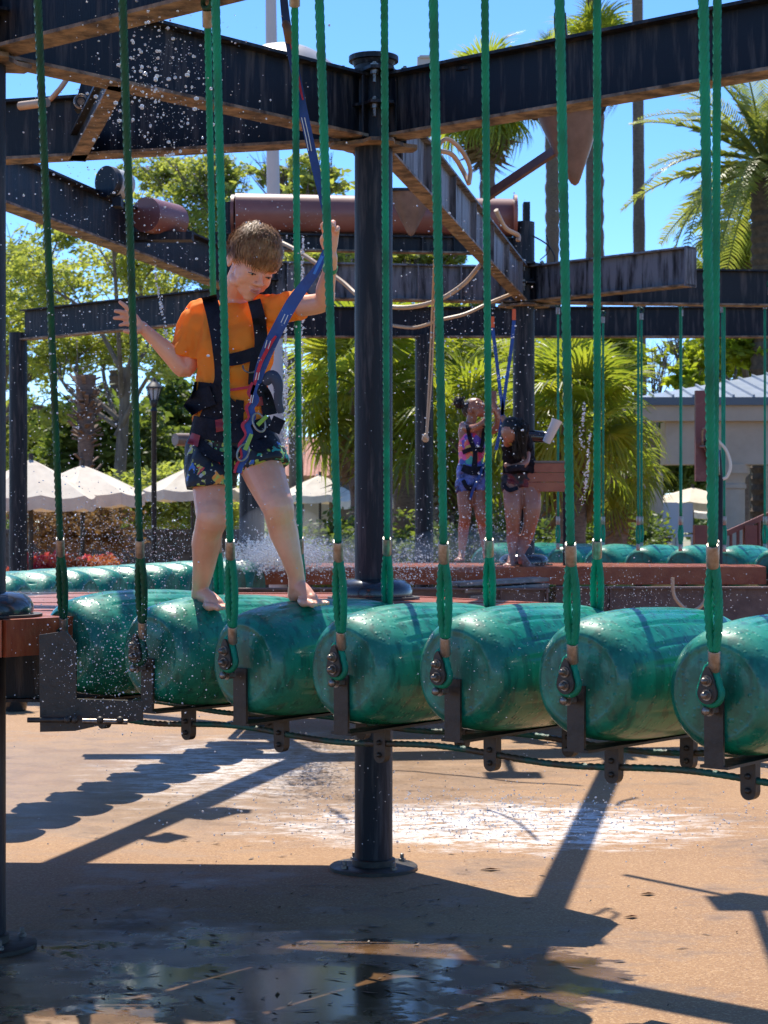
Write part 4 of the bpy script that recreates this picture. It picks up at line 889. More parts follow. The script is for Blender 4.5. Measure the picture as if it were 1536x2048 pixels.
# pavilion at right
t = thing('pavilion', 'beige pavilion with a blue grey metal roof at the right edge', 'building', (P(1540, 0, 27).x, 27, 0))
D = 26; X0 = P(1300, 0, D).x; X1 = X0 + 6; metal = mat('seam_metal', (.22, .27, .34), .38, .3, (.30, .34, .40), 2)
zr = EZ + (1040 - 797) / FPX * D
zt = zr - .35
mb = MB(); vs = [(X0 - .25, D - .3, zr), (X1, D - .3, zr), (X1, D + 4, zt + 1.1), (X0 + 3.0, D + 4, zt + 1.1), (X0 - .25, D + 5.5, zr)]
mb.add(vs, [(0, 1, 2, 3), (0, 3, 4)]); roof = mb.build('roof', metal, t, smooth=False)
for k in range(22):
    x = X0 + k * .28; f = min(1.0, (x - (X0 - .25)) / 3.25); a = Vector((x, D - .3, zr + .012)); b = Vector((x, D - .3 + 4.3 * f, zr + (zt + 1.1 - zr) * f + .012)); mb = MB(); mb.bar(a, b, .03, .05); mb.build('seam', metal, roof, smooth=False)
mb = MB(); mb.box(((X0 + X1) / 2 - .15, D - .32, zr - .06), (X1 - X0 + .35, .12, .11)); mb.build('gutter', mat('gutter', (.08, .10, .12), .4), t, smooth=False)
mb = MB(); mb.box(((X0 + X1) / 2 - .1, D - .15, zr - .22), (X1 - X0 + .2, .3, .22)); mb.build('fascia', concrete_w, t, smooth=False)
mb = MB(); mb.box(((X0 + X1) / 2 + .1, D + .1, zr - .63), (X1 - X0 - .2, .5, .6)); mb.build('beam', concrete_w, t, smooth=False)
mb = MB(); mb.box(((X0 + X1) / 2 + .3, D + 1.8, zr - .34), (X1 - X0 - .4, 3.2, .05)); mb.build('soffit', mat('soffit', (.45, .36, .27), .9), t, smooth=False)
for px in (1455, 1640):
    x = P(px, 0, D).x; zc = zr - .93; mb = MB(); mb.lathe([(.31, 0), (.31, .2), (.26, .25), (.26, zc - .35), (.28, zc - .33), (.28, zc - .28), (.26, zc - .26), (.27, zc - .18), (.33, zc - .12), (.33, zc - .0), (0, zc)], (x, D + .1, 0), 28); mb.build('column', concrete_w, t)
wall('stone_pedestal', 'square beige pedestal left of the pavilion column', 1272, 1322, 25.2, EZ + 95 / FPX * 25.2, .4, concrete_w, 'pedestal')
wall('side_pavilion', 'small beige building part at the far right edge', 1525, 1720, 34, EZ + 140 / FPX * 31, 2, concrete_w, 'building', cap=metal)
t = thing('tiled_house', 'low house with a pink tiled roof behind the legs of the boy', 'building', (P(640, 0, 50).x, 50, 0)); tl = mat('roof_tile', (.42, .18, .13), .8, 0, (.55, .3, .22), 5)
xa, xb = P(565, 0, 50).x, P(760, 0, 50).x; za, zb_ = EZ + 85 / FPX * 50, EZ + 140 / FPX * 50
mb = MB(); mb.box(((xa + xb) / 2, 52, za / 2), (xb - xa - .3, 4, za)); mb.build('wall', concrete_w, t, smooth=False)
mb = MB()
for k in range(26):
    x = xa + (xb - xa) * k / 25; mb.tube([(x, 49.8, za), (x, 52, zb_ + .4)], .07, 6)
mb.build('roof', tl, t)
# red barn-like stair rails at right and leaning sticks
t = thing('red_railing', 'dark red railing at the lower right beyond the far rolls', 'railing', (P(1490, 0, 18).x, 18, 0)); rm = mat('red_rail', (.14, .03, .025), .5, 0, (.2, .06, .04), 8)
for k in range(11):
    px = 1420 + k * 14; D_ = 18; mb = MB(); mb.cyl(P(px, 1125, D_), P(px, 1080 - k * 6, D_), .016, 6); mb.build('baluster', rm, t)
mb = MB(); mb.bar(P(1405, 1088, 18), P(1570, 1015, 18), .06, .05); mb.build('handrail', rm, t, smooth=False); mb = MB(); mb.bar(P(1405, 1122, 18), P(1570, 1120, 18), .06, .05); mb.build('bottom_rail', rm, t, smooth=False)
for px in (1400, 1500): mb = MB(); mb.box((P(px, 0, 18).x, 18, .75), (.12, .12, 1.5)); mb.build('newel', rm, t, smooth=False)
# green tub plant under the platform at left
t = thing('potted_shrub', 'clipped green shrub in a dark tub under the platform at the left edge', 'plant', P(30, 1420, 17)); c = Vector((P(30, 0, 15).x, 15, .3))
quads('foliage', leafcloud([(c.x, c.y, c.z + .02, .17, .17, .10)], 1500, .018, .8, 20), leaf_dark, None, o=(0, 0, 0)); o = bpy.data.objects['foliage']; o.parent = t; o.location = -t.location; 
t.location = (c.x, c.y, 0); o.location = (-c.x, -c.y, 0); origins[t.name] = Vector((c.x, c.y, 0))
mb = MB(); mb.lathe([(.09, 0), (.13, .22), (.14, .24), (.12, .25), (0, .25)], (c.x, c.y, 0), 16); mb.build('tub', rubber, t)
# ================================================================ platform gear
t = thing('signal_box', 'red timber box panel beside the second child', 'box', P(1097, 985, 14.0))
mb = MB()
for k in range(3): 
    mb = MB(); mb.box(P(1097, 936 + k * 19, 14.0), (.325, .12, .068)); mb.build('plank', redwood, t, smooth=False)
mb = MB(); mb.box(P(1097, 924, 14.0), (.34, .14, .015)); mb.build('top_strip', brownfibre, t, smooth=False)
mb = MB(); mb.cyl(P(1130, 1132, 14.15), P(1130, 925, 14.15), .016, 10); mb.build('support', steel, t)
t = thing('water_cannon', 'white nozzled water cannon pointing up beside the far post', 'water cannon', P(1090, 885, 14.1))
mb = MB(); mb.cyl(P(1062, 872, 14.2), P(1098, 875, 14.1), .045, 16); mb.build('barrel', rubber, t)
mb = MB(); mb.tube([P(1093, 884, 14.05), P(1112, 845, 14.0), P(1114, 840, 14.0)], [.032, .038, .044], 16); mb.build('nozzle', mat('white_plastic', (.7, .66, .62), .4), t)
t = thing('water_cannon', 'red bracket water cannon with a pale curved handle beside the thick right rope', 'water cannon', P(1405, 1125, 13.9))
mb = MB(); mb.box(P(1402, 872, 13.9), (.088, .06, .68)); mb.build('bracket', mat('red_paint', (.16, .035, .03), .45, 0, (.3, .14, .1), 9, lo=.5, hi=.8), t, smooth=False)
mb = MB(); mb.tube([P(1440, 1128, 13.9), P(1441, 960, 13.9), P(1436, 900, 13.9)], .02, 12); mb.build('stand', steel, t)
mb = MB(); mb.tube([P(1412, 880, 13.8), P(1426, 905, 13.8), P(1432, 950, 13.85)], [.045, .05, .03], 12); mb.build('barrel', rubber, t)
mb = MB(); mb.tube(crv([P(1400, 893, 13.75), P(1415, 890, 13.7), P(1425, 860, 13.7), P(1406, 858, 13.7), P(1405, 890, 13.75)], 4), .008, 7); mb.build('trigger_loop', bolt_m, t)
mb = MB(); mb.tube(crv([P(1434, 880, 13.8), P(1452, 900, 13.8), P(1461, 930, 13.8), P(1455, 952, 13.8), P(1446, 958, 13.8)], 5), [.012] * 21, 8, flat=((0, 1, 0), .5)); mb.build('handle', mat('cream_plastic', (.74, .66, .52), .4), t)
t = thing('wall_valve', 'red timber arm with a pale knob behind the shorts of the boy', 'arm', P(395, 890, 13.5))
mb = MB(); mb.tube([P(350, 879, 13.4), P(385, 880, 13.5)], [.045, .05], 16); mb.build('knob', brownfibre, t)
mb = MB(); mb.cyl(P(385, 880, 13.5), P(480, 885, 13.9), .055, 14); mb.build('arm', mat('red_plastic', (.35, .03, .03), .4), t)
# ================================================================ people
def skinmat(name, col, dark): return mat(name, col, .42, 0, dark, 7, bump=.08, bscale=120, sub=.12, spec=.45, coat=.12, lo=.4, hi=.75)
def vol_ell(mb, c, r, M=None): mb.ell(c, r, 20, 14, M)
def chain(mb, pts, n=14, steps=5, flat=None):
    """pts: (x,y,z-vector, radius); smooth tapered limb with round ends"""
    ps = crv([p[0] for p in pts], steps); rs = np.interp(np.linspace(0, len(pts) - 1, len(ps)), range(len(pts)), [p[1] for p in pts])
    mb.tube(ps, list(rs), n, flat=flat); mb.ell(ps[0], rs[0] * .99, 12, 8); mb.ell(ps[-1], rs[-1] * .99, 12, 8)
def section_loft(mb, secs, n=28, steps=5, e=2.3):
    """secs: (centre, half vector sideways, half vector forward)"""
    C = crv([s[0] for s in secs], steps); U = crv([s[1] for s in secs], steps); W = crv([s[2] for s in secs], steps); vs = []
    for c, u, w_ in zip(C, U, W):
        for k in range(n):
            a = 2 * math.pi * k / n; ca, sa = math.cos(a), math.sin(a)
            vs.append(c + u * (math.copysign(abs(ca) ** (2 / e), ca)) + w_ * (math.copysign(abs(sa) ** (2 / e), sa)))
    m = len(C); fs = [(j * n + k, j * n + (k + 1) % n, (j + 1) * n + (k + 1) % n, (j + 1) * n + k) for j in range(m - 1) for k in range(n)]
    fs += [tuple(range(n - 1, -1, -1)), tuple((m - 1) * n + k for k in range(n))]; mb.add(vs, fs)
def head(mb, c, M, s_=1.0):
    """local frame: x image right, -y front, z up, in centimetres"""
    L = lambda x, y, z: c + M @ Vector((x, y, z)) * (.01 * s_)
    E = lambda p, r: mb.ell(L(*p), Vector(r) * (.01 * s_), 20, 14, M)
    E((0, 1.2, 2.0), (7.3, 9.0, 7.9)); E((0, -2.6, -2.6), (6.2, 5.7, 6.6)); E((0, -3.1, -5.6), (5.0, 4.7, 4.6)); E((0, -6.0, -9.6), (2.0, 1.7, 1.6)); E((0, -4.0, -7.8), (3.7, 3.9, 3.0))
    for q in (-1, 1):
        E((q * 3.3, -4.7, -4.0), (2.5, 2.3, 2.8)); E((q * 2.9, -6.9, .9), (2.6, 1.3, .8)); E((q * 3.0, -7.0, -1.1), (1.5, 1.0, 1.05)); E((q * 4.4, -1.8, -6.6), (1.7, 3.4, 2.0))
        E((q * 7.35, .9, -1.4), (.7, 1.7, 2.7)); E((q * 7.9, 1.8, -.9), (.5, 1.0, 1.9))
        E((q * 1.0, -8.6, -4.0), (.75, .9, .65))
    mb.tube([L(0, -7.9, -.2), L(0, -8.7, -2.0), L(0, -9.7, -3.7)], [.009 * s_ * .62, .009 * s_ * .72, .0095 * s_], 10); E((0, -9.4, -3.7), (1.0, 1.0, .85))
    E((0, -7.7, -6.0), (2.1, 1.0, .55)); E((0, -7.6, -6.9), (1.7, 1.0, .55)); E((0, -6.0, 3.0), (4.2, 2.0, 3.0))
    return L
def face_parts(root, L, M, s_, hairc, lipc, closed=True):
    hm = mat('brow_' + root.name, hairc, .7); lm = mat('lip_' + root.name, lipc, .4); em = mat('eye_' + root.name, (.02, .012, .01), .3); wm = mat('sclera_' + root.name, (.62, .58, .55), .3)
    for q in (-1, 1):
        mb = MB(); mb.tube(crv([L(q * 1.3, -8.42, .75), L(q * 2.8, -8.25, 1.3), L(q * 4.6, -7.0, .9)], 4), list(np.array([.0016, .0024, .0028, .003, .0028, .0024, .002, .0015, .001]) * s_), 6); mb.build('eyebrow', hm, root)
        mb = MB(); mb.ell(L(q * 3.0, -7.55, -1.35), Vector((.0100, .0050, .0030)) * s_, 12, 8, M); mb.build('eye', wm, root)
        mb = MB(); mb.ell(L(q * 3.0, -8.0, -1.42), Vector((.0040, .0026, .0028)) * s_, 10, 7, M); mb.build('iris', em, root)
        mb = MB(); mb.tube(crv([L(q * 1.75, -7.95, -1.35), L(q * 3.0, -8.3, -.98), L(q * 4.35, -7.35, -1.3)], 4), [.0013 * s_] * 9, 5); mb.build('eyelashes', em, root)
    mb = MB(); mb.tube(crv([L(-1.5, -8.3, -6.35), L(-.8, -8.75, -6.1), L(0, -8.85, -6.25), L(.8, -8.75, -6.1), L(1.5, -8.3, -6.35)], 3), list(np.array([.001, .002, .0027, .003, .0032, .0033, .003, .0033, .0032, .003, .0027, .002, .001]) * s_), 6); mb.build('upper_lip', lm, root)
    mb = MB(); mb.tube(crv([L(-1.6, -8.1, -6.75), L(0, -8.75, -7.0), L(1.6, -8.1, -6.75)], 4), list(np.array([.001, .0022, .0032, .0036, .0038, .0036, .0032, .0022, .001]) * s_), 6); mb.build('lower_lip', lm, root)
def hand(mb, wrist, palm, up_v, tips, thumb, s_=1.0):
    """palm blob plus separate finger chains; tips: list of (knuckle, mid, tip)"""
    wrist, palm = Vector(wrist), Vector(palm)
    for k, (a, b, c) in enumerate(tips):
        a, b, c = Vector(a), Vector(b), Vector(c); r = (.0082, .0086, .0082, .0072)[k] * s_
        chain(mb, [(wrist.lerp(a, .25), .013 * s_), (wrist.lerp(a, .6), .0125 * s_), (a, r * 1.22), (a.lerp(b, .5), r * 1.05), (b, r * 1.04), (c, r * .85)], 10, 3)
    a, b, c = [Vector(q) for q in thumb]; chain(mb, [(wrist.lerp(a, .4), .014 * s_), (a, .0125 * s_), (b, .0098 * s_), (c, .0082 * s_)], 10, 3)
def foot(mb, ankle, heel, ball, toe, side, s_=1.0, r0=.033):
    ankle, heel, ball, toe, side = [Vector(q) for q in (ankle, heel, ball, toe, side)]; side.normalize()
    U = Vector((0, 0, 1))
    chain(mb, [(ankle, r0), (ankle.lerp(heel, .55), r0 * .95), (heel + U * .004, .026 * s_)], 14, 4)
    chain(mb, [(heel + U * .006, .026 * s_), (heel.lerp(ball, .45) + U * .022, .027 * s_), (ball + U * .004, .024 * s_)], 14, 5)
    chain(mb, [(ankle + U * -.005, r0 * .9), (ankle.lerp(ball, .55) + U * .004, .025 * s_), (ball + U * .003, .021 * s_)], 14, 5)
    for k in range(5):
        o = side * ((k - 2) * .0155 * s_); rr = (.0118, .0092, .0086, .0082, .0076)[k] * s_; bk = ball + o * .95 - U * .004
        tk = toe + o * 1.12 - (toe - ball).normalized() * (k * .006 * s_) - U * .002
        chain(mb, [(heel.lerp(bk, .7), .014 * s_), (bk, rr * 1.35), (bk.lerp(tk, .6) + U * .003, rr), (tk, rr * .95)], 9, 3)
def wrinkle(sm, amp, freq, seed=0, stretch=(1, 1, 1)):
    out = []
    for v, n in zip(sm.v, sm.n):
        p = Vector((v[0] * freq * stretch[0] + seed, v[1] * freq * stretch[1], v[2] * freq * stretch[2]))
        d = (abs(mnoise.noise(p)) * 2 - .5 + .5 * mnoise.noise(p * 2.3)) * amp
        out.append((v[0] + n[0] * d, v[1] + n[1] * d, v[2] + n[2] * d))
    sm.v = out; return sm
def bvh_of(*ms): 
    vs = []; fs = []
    for m in ms:
        n = len(vs); vs += [Vector(q) for q in m.v]; fs += [tuple(i + n for i in f) for f in m.f]
    return BVHTree.FromPolygons(vs, fs)
def ribbon(bvh, pts, wpx, lift, th, name, m, parent, D0=6.3, loose=None, n=10, mi=None):
    """a webbing strap laid over the body: pts are (column,row); loose gives a distance where it hangs free"""
    C = crv([Vector((p[0], p[1], 0)) for p in pts], n); vs = []; last = None; cam0 = Vector((0, 0, EZ)); N_ = len(C)
    W = np.interp(np.linspace(0, 1, N_), np.linspace(0, 1, len(wpx)), wpx) if hasattr(wpx, '__len__') else [wpx] * N_
    Ds = []
    for i, c in enumerate(C):
        tg = (C[min(i + 1, N_ - 1)] - C[max(i - 1, 0)]).normalized(); sd = Vector((-tg.y, tg.x, 0)); row = []
        for q in (-.5, 0, .5):
            p = c + sd * (W[i] * q); d = P(p.x, p.y, 1) - cam0; L = d.length; h = bvh.ray_cast(cam0, d.normalized()) if bvh else (None,) * 4
            D = None
            if h[0] is not None: D = h[0].y
            row.append((p, D))
        ok = [r[1] for r in row if r[1] is not None]
        if loose: base = np.interp(i / (N_ - 1), np.linspace(0, 1, len(loose)), loose); row = [(r[0], min(base, (r[1] if r[1] else 99) - lift)) for r in row]; mdl = row[1][1]; row = [(r[0], mdl) for r in row]
        else:
            ref = (min(ok) if ok else (last or D0)); row = [(r[0], (r[1] if r[1] is not None and r[1] < ref + .05 else ref + .02) - lift) for r in row]
        Ds.append(row); last = row[1][1] + lift
    for i in range(N_):
        for (p, D) in Ds[i]:
            d = sum(Ds[max(0, min(N_ - 1, i + j))][[q[0] for q in Ds[i]].index(p)][1] for j in (-1, 0, 1)) / 3
            vs.append(P(p.x, p.y, d)); vs.append(P(p.x, p.y, d + th))
    fs = []
    for i in range(N_ - 1):
        a = i * 6; b = a + 6
        for k in (0, 2): fs.append((a + k, a + k + 2, b + k + 2, b + k)); fs.append((a + k + 1, b + k + 1, b + k + 3, a + k + 3))
        fs.append((a, b, b + 1, a + 1)); fs.append((a + 4, a + 5, b + 5, b + 4))
    fs.append((0, 1, 3, 2)); fs.append((2, 3, 5, 4)); e = (N_ - 1) * 6; fs.append((e, e + 2, e + 3, e + 1)); fs.append((e + 2, e + 4, e + 5, e + 3))
    mb = MB(); mb.add(vs, fs); return mb.build(name, m, parent)
# ---------------------------------------------------------------- the boy
skin = skinmat('fair_skin', (.84, .42, .265), (.74, .29, .17))
shirt_m = mat('orange_cotton', (.97, .40, .045), .8, 0, (.94, .33, .03), 5, bump=.15, bscale=160, leaf=.42)
shirt_m.node_tree.nodes['Mix.001'].inputs['B'].default_value = (1.3, 1.0, .5, 1)
def print_material():
    m = bpy.data.materials.new('printed_shorts'); m.use_nodes = True; t = m.node_tree; b = t.nodes['Principled BSDF']; N = t.nodes.new; Lk = t.links.new; b.inputs['Roughness'].default_value = .6
    tc = N('ShaderNodeTexCoord'); nz = N('ShaderNodeTexNoise'); nz.inputs['Scale'].default_value = 38; nz.inputs['Detail'].default_value = 1; Lk(tc.outputs['Object'], nz.inputs['Vector'])
    vm = N('ShaderNodeVectorMath'); vm.operation = 'MULTIPLY_ADD'; vm.inputs[1].default_value = (.075, .075, .075); Lk(nz.outputs['Color'], vm.inputs[0]); Lk(tc.outputs['Object'], vm.inputs[2])
    v = N('ShaderNodeTexVoronoi'); v.inputs['Scale'].default_value = 19; v.inputs['Randomness'].default_value = .7; Lk(vm.outputs[0], v.inputs['Vector'])
    r = N('ShaderNodeMapRange'); r.inputs['From Min'].default_value = .42; r.inputs['From Max'].default_value = .39; Lk(v.outputs['Distance'], r.inputs['Value'])
    cr = N('ShaderNodeValToRGB'); cr.color_ramp.interpolation = 'CONSTANT'; e = cr.color_ramp.elements; e[0].position = 0; e[0].color = (.02, .32, .25, 1); e[1].position = .2; e[1].color = (.62, .07, .06, 1)
    for p, c in ((.36, (.38, .5, .07)), (.52, (.03, .14, .5)), (.66, (.75, .30, .05)), (.8, (.10, .42, .14)), (.9, (.45, .45, .42))): q = e.new(p); q.color = (*c, 1)
    sp = N('ShaderNodeSeparateColor'); Lk(v.outputs['Color'], sp.inputs[0]); Lk(sp.outputs[0], cr.inputs[0])
    n2 = N('ShaderNodeTexNoise'); n2.inputs['Scale'].default_value = 55; Lk(tc.outputs['Object'], n2.inputs['Vector']); mh = N('ShaderNodeMix'); mh.data_type = 'RGBA'; mh.inputs['B'].default_value = (.45, .5, .1, 1); Lk(cr.outputs[0], mh.inputs['A'])
    r2 = N('ShaderNodeMapRange'); r2.inputs['From Min'].default_value = .52; r2.inputs['From Max'].default_value = .56; Lk(n2.outputs['Fac'], r2.inputs['Value']); Lk(r2.outputs[0], mh.inputs['Factor'])
    mx = N('ShaderNodeMix'); mx.data_type = 'RGBA'; mx.inputs['A'].default_value = (.008, .009, .016, 1); Lk(mh.outputs['Result'], mx.inputs['B']); Lk(r.outputs[0], mx.inputs['Factor']); Lk(mx.outputs['Result'], b.inputs['Base Color'])
    return m
shorts_m = print_material()
webbing = mat('black_webbing', (.006, .007, .014), .75, 0, (.016, .017, .028), 30, bump=.4, bscale=200, spec=.2)
blueweb = mat('blue_webbing', (.010, .085, .36), .5, 0, (.015, .045, .20), 14, bump=.3, bscale=300)
redweb = mat('red_webbing', (.55, .015, .05), .5, 0, (.4, .01, .04), 14, bump=.3, bscale=300)
whiteprint = mat('white_stitching', (.65, .66, .62), .6); redpad = mat('red_pad', (.30, .012, .02), .55, 0, (.2, .01, .015), 20)
boy = thing('person', 'barefoot boy in an orange t-shirt, black harness and printed shorts balancing on teal rolls', 'person', P(510, 1215, 6.45))
hc = P(507, 523, 6.30)
MH = (Matrix.Rotation(R(10), 3, 'Y') @ Matrix.Rotation(R(33), 3, 'Z') @ Matrix.Rotation(R(27), 3, 'X'))
def fwd(dx, dy): return Vector((dx, dy, 0))
V3 = Vector
mb = MB(); Lh = head(mb, hc, MH, 1.07)
neck = P(472, 600, 6.42)
chain(mb, [(Lh(0, 2.5, -4), .052), (neck + V3((0, 0, .025)), .047), (neck + V3((0, .01, -.04)), .055)], 16)
side_t = V3((.96, -.28, 0)).normalized(); fw_t = V3((-.28, -.96, 0)).normalized()
tors = [(P(470, 612, 6.42), side_t * .085, fw_t * .05), (P(470, 640, 6.42), side_t * .125, fw_t * .068), (P(468, 700, 6.41), side_t * .120, fw_t * .080), (P(463, 775, 6.42), side_t * .108, fw_t * .076), (P(458, 840, 6.45), side_t * .115, fw_t * .082), (P(458, 905, 6.47), side_t * .118, fw_t * .085), (P(462, 935, 6.48), side_t * .08, fw_t * .06)]
section_loft(mb, tors)
shL, elL, wrL = P(396, 640, 6.46), P(371, 737, 6.44), P(290, 660, 6.40)
chain(mb, [(shL, .045), (shL.lerp(elL, .5), .037), (elL, .0345), (elL.lerp(wrL, .35), .0335), (elL.lerp(wrL, .7), .026), (wrL, .0205), (P(284, 654, 6.4), .021)], 16)
hw = P(284, 655, 6.40)
hand(mb, hw, None or P(266, 638, 6.4), None, [
    (P(262, 622, 6.385), P(250, 612, 6.375), P(240, 604, 6.375)), (P(257, 630, 6.39), P(243, 624, 6.37), P(231, 622, 6.365)),
    (P(258, 640, 6.395), P(243, 636, 6.375), P(229, 636, 6.37)), (P(262, 650, 6.40), P(250, 648, 6.385), P(240, 650, 6.38))], (P(275, 662, 6.375), P(262, 664, 6.355), P(250, 662, 6.345)), 1.0)
shR, elR, wrR = P(548, 622, 6.30), P(645, 604, 6.16), P(663, 525, 6.02)
chain(mb, [(shR, .046), (shR.lerp(elR, .5), .037), (elR, .034), (elR.lerp(wrR, .35), .032), (elR.lerp(wrR, .7), .0245), (wrR, .0195), (P(662, 512, 6.0), .021)], 16)
hr = P(662, 514, 6.0)
hand(mb, hr, P(660, 480, 5.98), None, [
    (P(650, 468, 5.985), P(645, 450, 5.955), P(654, 445, 5.935)), (P(657, 462, 5.98), P(655, 441, 5.955), P(660, 446, 5.925)),
    (P(666, 464, 5.98), P(667, 444, 5.95), P(666, 452, 5.925)), (P(673, 470, 5.98), P(676, 455, 5.95), P(672, 462, 5.93))], (P(650, 492, 5.975), P(645, 478, 5.95), P(652, 468, 5.925)), 1.0)
hipL, knL, anL = P(425, 905, 6.50), P(424, 1036, 6.36), P(401, 1172, 6.55)
chain(mb, [(hipL, .080), (hipL.lerp(knL, .5), .070), (hipL.lerp(knL, .85), .060), (knL, .056), (knL.lerp(anL, .18) + V3((-.006, .012, 0)), .050), (knL.lerp(anL, .38) + V3((-.006, .015, 0)), .052), (knL.lerp(anL, .7), .040), (anL, .030), (P(401, 1188, 6.56), .031)], 18)
hipR, knR, anR = P(508, 900, 6.42), P(556, 1014, 6.26), P(592, 1150, 6.32)
chain(mb, [(hipR, .080), (hipR.lerp(knR, .5), .070), (hipR.lerp(knR, .85), .059), (knR, .055), (knR.lerp(anR, .18) + V3((-.004, .012, 0)), .050), (knR.lerp(anR, .40) + V3((-.004, .018, 0)), .050), (knR.lerp(anR, .72), .037), (anR, .029), (P(594, 1172, 6.33), .031)], 18)
mb.ell(knL + V3((0, -.018, 0)), .040, 14, 10); mb.ell(knR + V3((0, -.018, 0)), .039, 14, 10)
foot(mb, P(401, 1184, 6.56), P(398, 1203, 6.575), P(435, 1211, 6.46), P(456, 1215, 6.41), (-.45, -.9, 0) if 0 else (.9, .35, 0))
foot(mb, P(594, 1166, 6.33), P(590, 1193, 6.355), P(624, 1203, 6.26), P(645, 1208, 6.21), (.9, .35, 0), r0=.030)
body = mb.solid(.0033, 5, .5)
MBskin = body; 
mt_ = body.mesh('skin', skin, 'full', boy.location); ob = bpy.data.objects.new('body', mt_); COL.objects.link(ob); ob.parent = boy; origins[ob.name] = Vector(boy.location)
face_parts(boy, Lh, MH, 1.07, (.09, .05, .03), (.58, .22, .16))
# hair: a cap and combed locks
hair_m = mat('brown_hair', (.20, .080, .028), .5, 0, (.44, .23, .09), 30, (1, 1, 1), spec=.35, lo=.4, hi=.7)
mb = MB(); rows = []; n = 40; vs = []; nr = 12
def hair_pt(az, el, rr=1.0):     # az 0 = front
    x, y, z = math.sin(az) * math.cos(el), -math.cos(az) * math.cos(el), math.sin(el)
    return V3((x * 7.9 * rr, 1.3 + y * 10.3 * rr, 2.2 + z * 8.9 * rr))
def hairline(az):
    a = abs((az + math.pi) % (2 * math.pi) - math.pi)
    return R(np.interp(math.degrees(a), [0, 35, 60, 80, 95, 110, 140, 180], [3, 3, 0, -20, -14, -24, -40, -44]))
for j in range(nr + 1):
    for k in range(n):
        az = 2 * math.pi * k / n; el = hairline(az) + (math.pi / 2 - hairline(az)) * j / nr; q = hair_pt(az, el, 1.0 - (.03 if j == 0 else 0))
        vs.append(Lh(*q))
mb.add(vs, [(j * n + k, j * n + (k + 1) % n, (j + 1) * n + (k + 1) % n, (j + 1) * n + k) for j in range(nr) for k in range(n)]); 
for i in range(6500):
    az = random.uniform(-math.pi, math.pi); h0 = hairline(az); el = h0 + (math.pi / 2 - h0) * random.random() ** .8
    crown = V3((1.5, 5.5, 10.0)); p0 = hair_pt(az, el, 1.0); d = (p0 - crown); d.z *= .5; nrm = (p0 - V3((0, 1.3, 2.2))).normalized(); d = (d - nrm * d.dot(nrm))
    if d.length < .1: continue
    d.normalize(); d = (d + V3((random.gauss(0, .13), random.gauss(0, .13), random.gauss(0, .09)))).normalized(); d = (d - nrm * d.dot(nrm)).normalized(); L = random.uniform(2.0, 3.8); w_ = nrm.cross(d).normalized() * random.uniform(.07, .17); up = random.uniform(.1, .75)
    if el > R(55): up += random.uniform(0, .6)
    pts = [p0, p0 + d * L * .35 + nrm * up, p0 + d * L * .7 + nrm * up * 1.1, p0 + d * L + nrm * (up * .9 - .12 * L)]
    pts = [Lh(*q) for q in pts]; w2 = (MH @ w_) * .01; vv = []
    for f, q in zip((.8, 1, .75, .12), pts): vv += [q - w2 * f, q + w2 * f]
    mb.add(vv, [(0, 1, 3, 2), (2, 3, 5, 4), (4, 5, 7, 6)])
for i in range(90):
    a = random.uniform(-.5, .5); p0 = V3((1.0 + random.uniform(-1.6, 1.6), 3.5 + random.uniform(-2, 2), 10.6)); d = V3((a * 1.4, -1.0 + random.uniform(-.5, .3), .55)).normalized(); L = random.uniform(1.5, 3.0); q = [Lh(*(p0 + d * L * f + V3((0, 0, -.5 * f * f * L * .3)))) for f in (0, .4, .8, 1.0)]; mb.tube(q, [.0012, .0011, .0007, .0002], 4)
mb.build('hair', hair_m, boy, smooth='full')
# t-shirt
mb = MB(); g = .014
ts = [(P(471, 607, 6.42), side_t * .070, fw_t * .052), (P(471, 620, 6.42), side_t * .112, fw_t * .072), (P(470, 648, 6.42), side_t * (.128 + g), fw_t * (.072 + g)), (P(468, 700, 6.41), side_t * (.122 + g), fw_t * (.082 + g)), (P(464, 775, 6.42), side_t * (.112 + g), fw_t * (.080 + g)), (P(459, 840, 6.45), side_t * (.112 + g), fw_t * (.082 + g)), (P(459, 872, 6.46), side_t * (.118 + g), fw_t * (.082 + g))]
section_loft(mb, ts)
chain(mb, [(P(420, 625, 6.45), .052), (P(396, 640, 6.46), .057), (P(378, 685, 6.452), .054), (P(369, 712, 6.448), .058)], 18)
chain(mb, [(P(520, 618, 6.34), .054), (shR, .057), (P(580, 612, 6.255), .054), (P(598, 611, 6.23), .056)], 18)
for (c, d) in ((P(367, 716, 6.446), elL - shL), (P(602, 610, 6.226), elR - shR)): pass
sh = mb.solid(.005, 4); 
# crisp hems: cut the round ends off the sleeves
def planecut(sm, p, nrm, near):
    p = V3(p); nrm = V3(nrm).normalized(); out = []
    for v in sm.v:
        v = V3(v); d = (v - p).dot(nrm)
        if d > 0 and (v - p).length < near: v = v - nrm * d
        out.append(tuple(v))
    sm.v = out; return sm
planecut(sh, P(366, 716, 6.446), (elL - shL), .085); planecut(sh, P(603, 610, 6.226), (elR - shR), .085)
wrinkle(sh, .0115, 17, 3, (1, 1, .7))
tshirt = sh.build('t_shirt', shirt_m, boy, smooth='full')
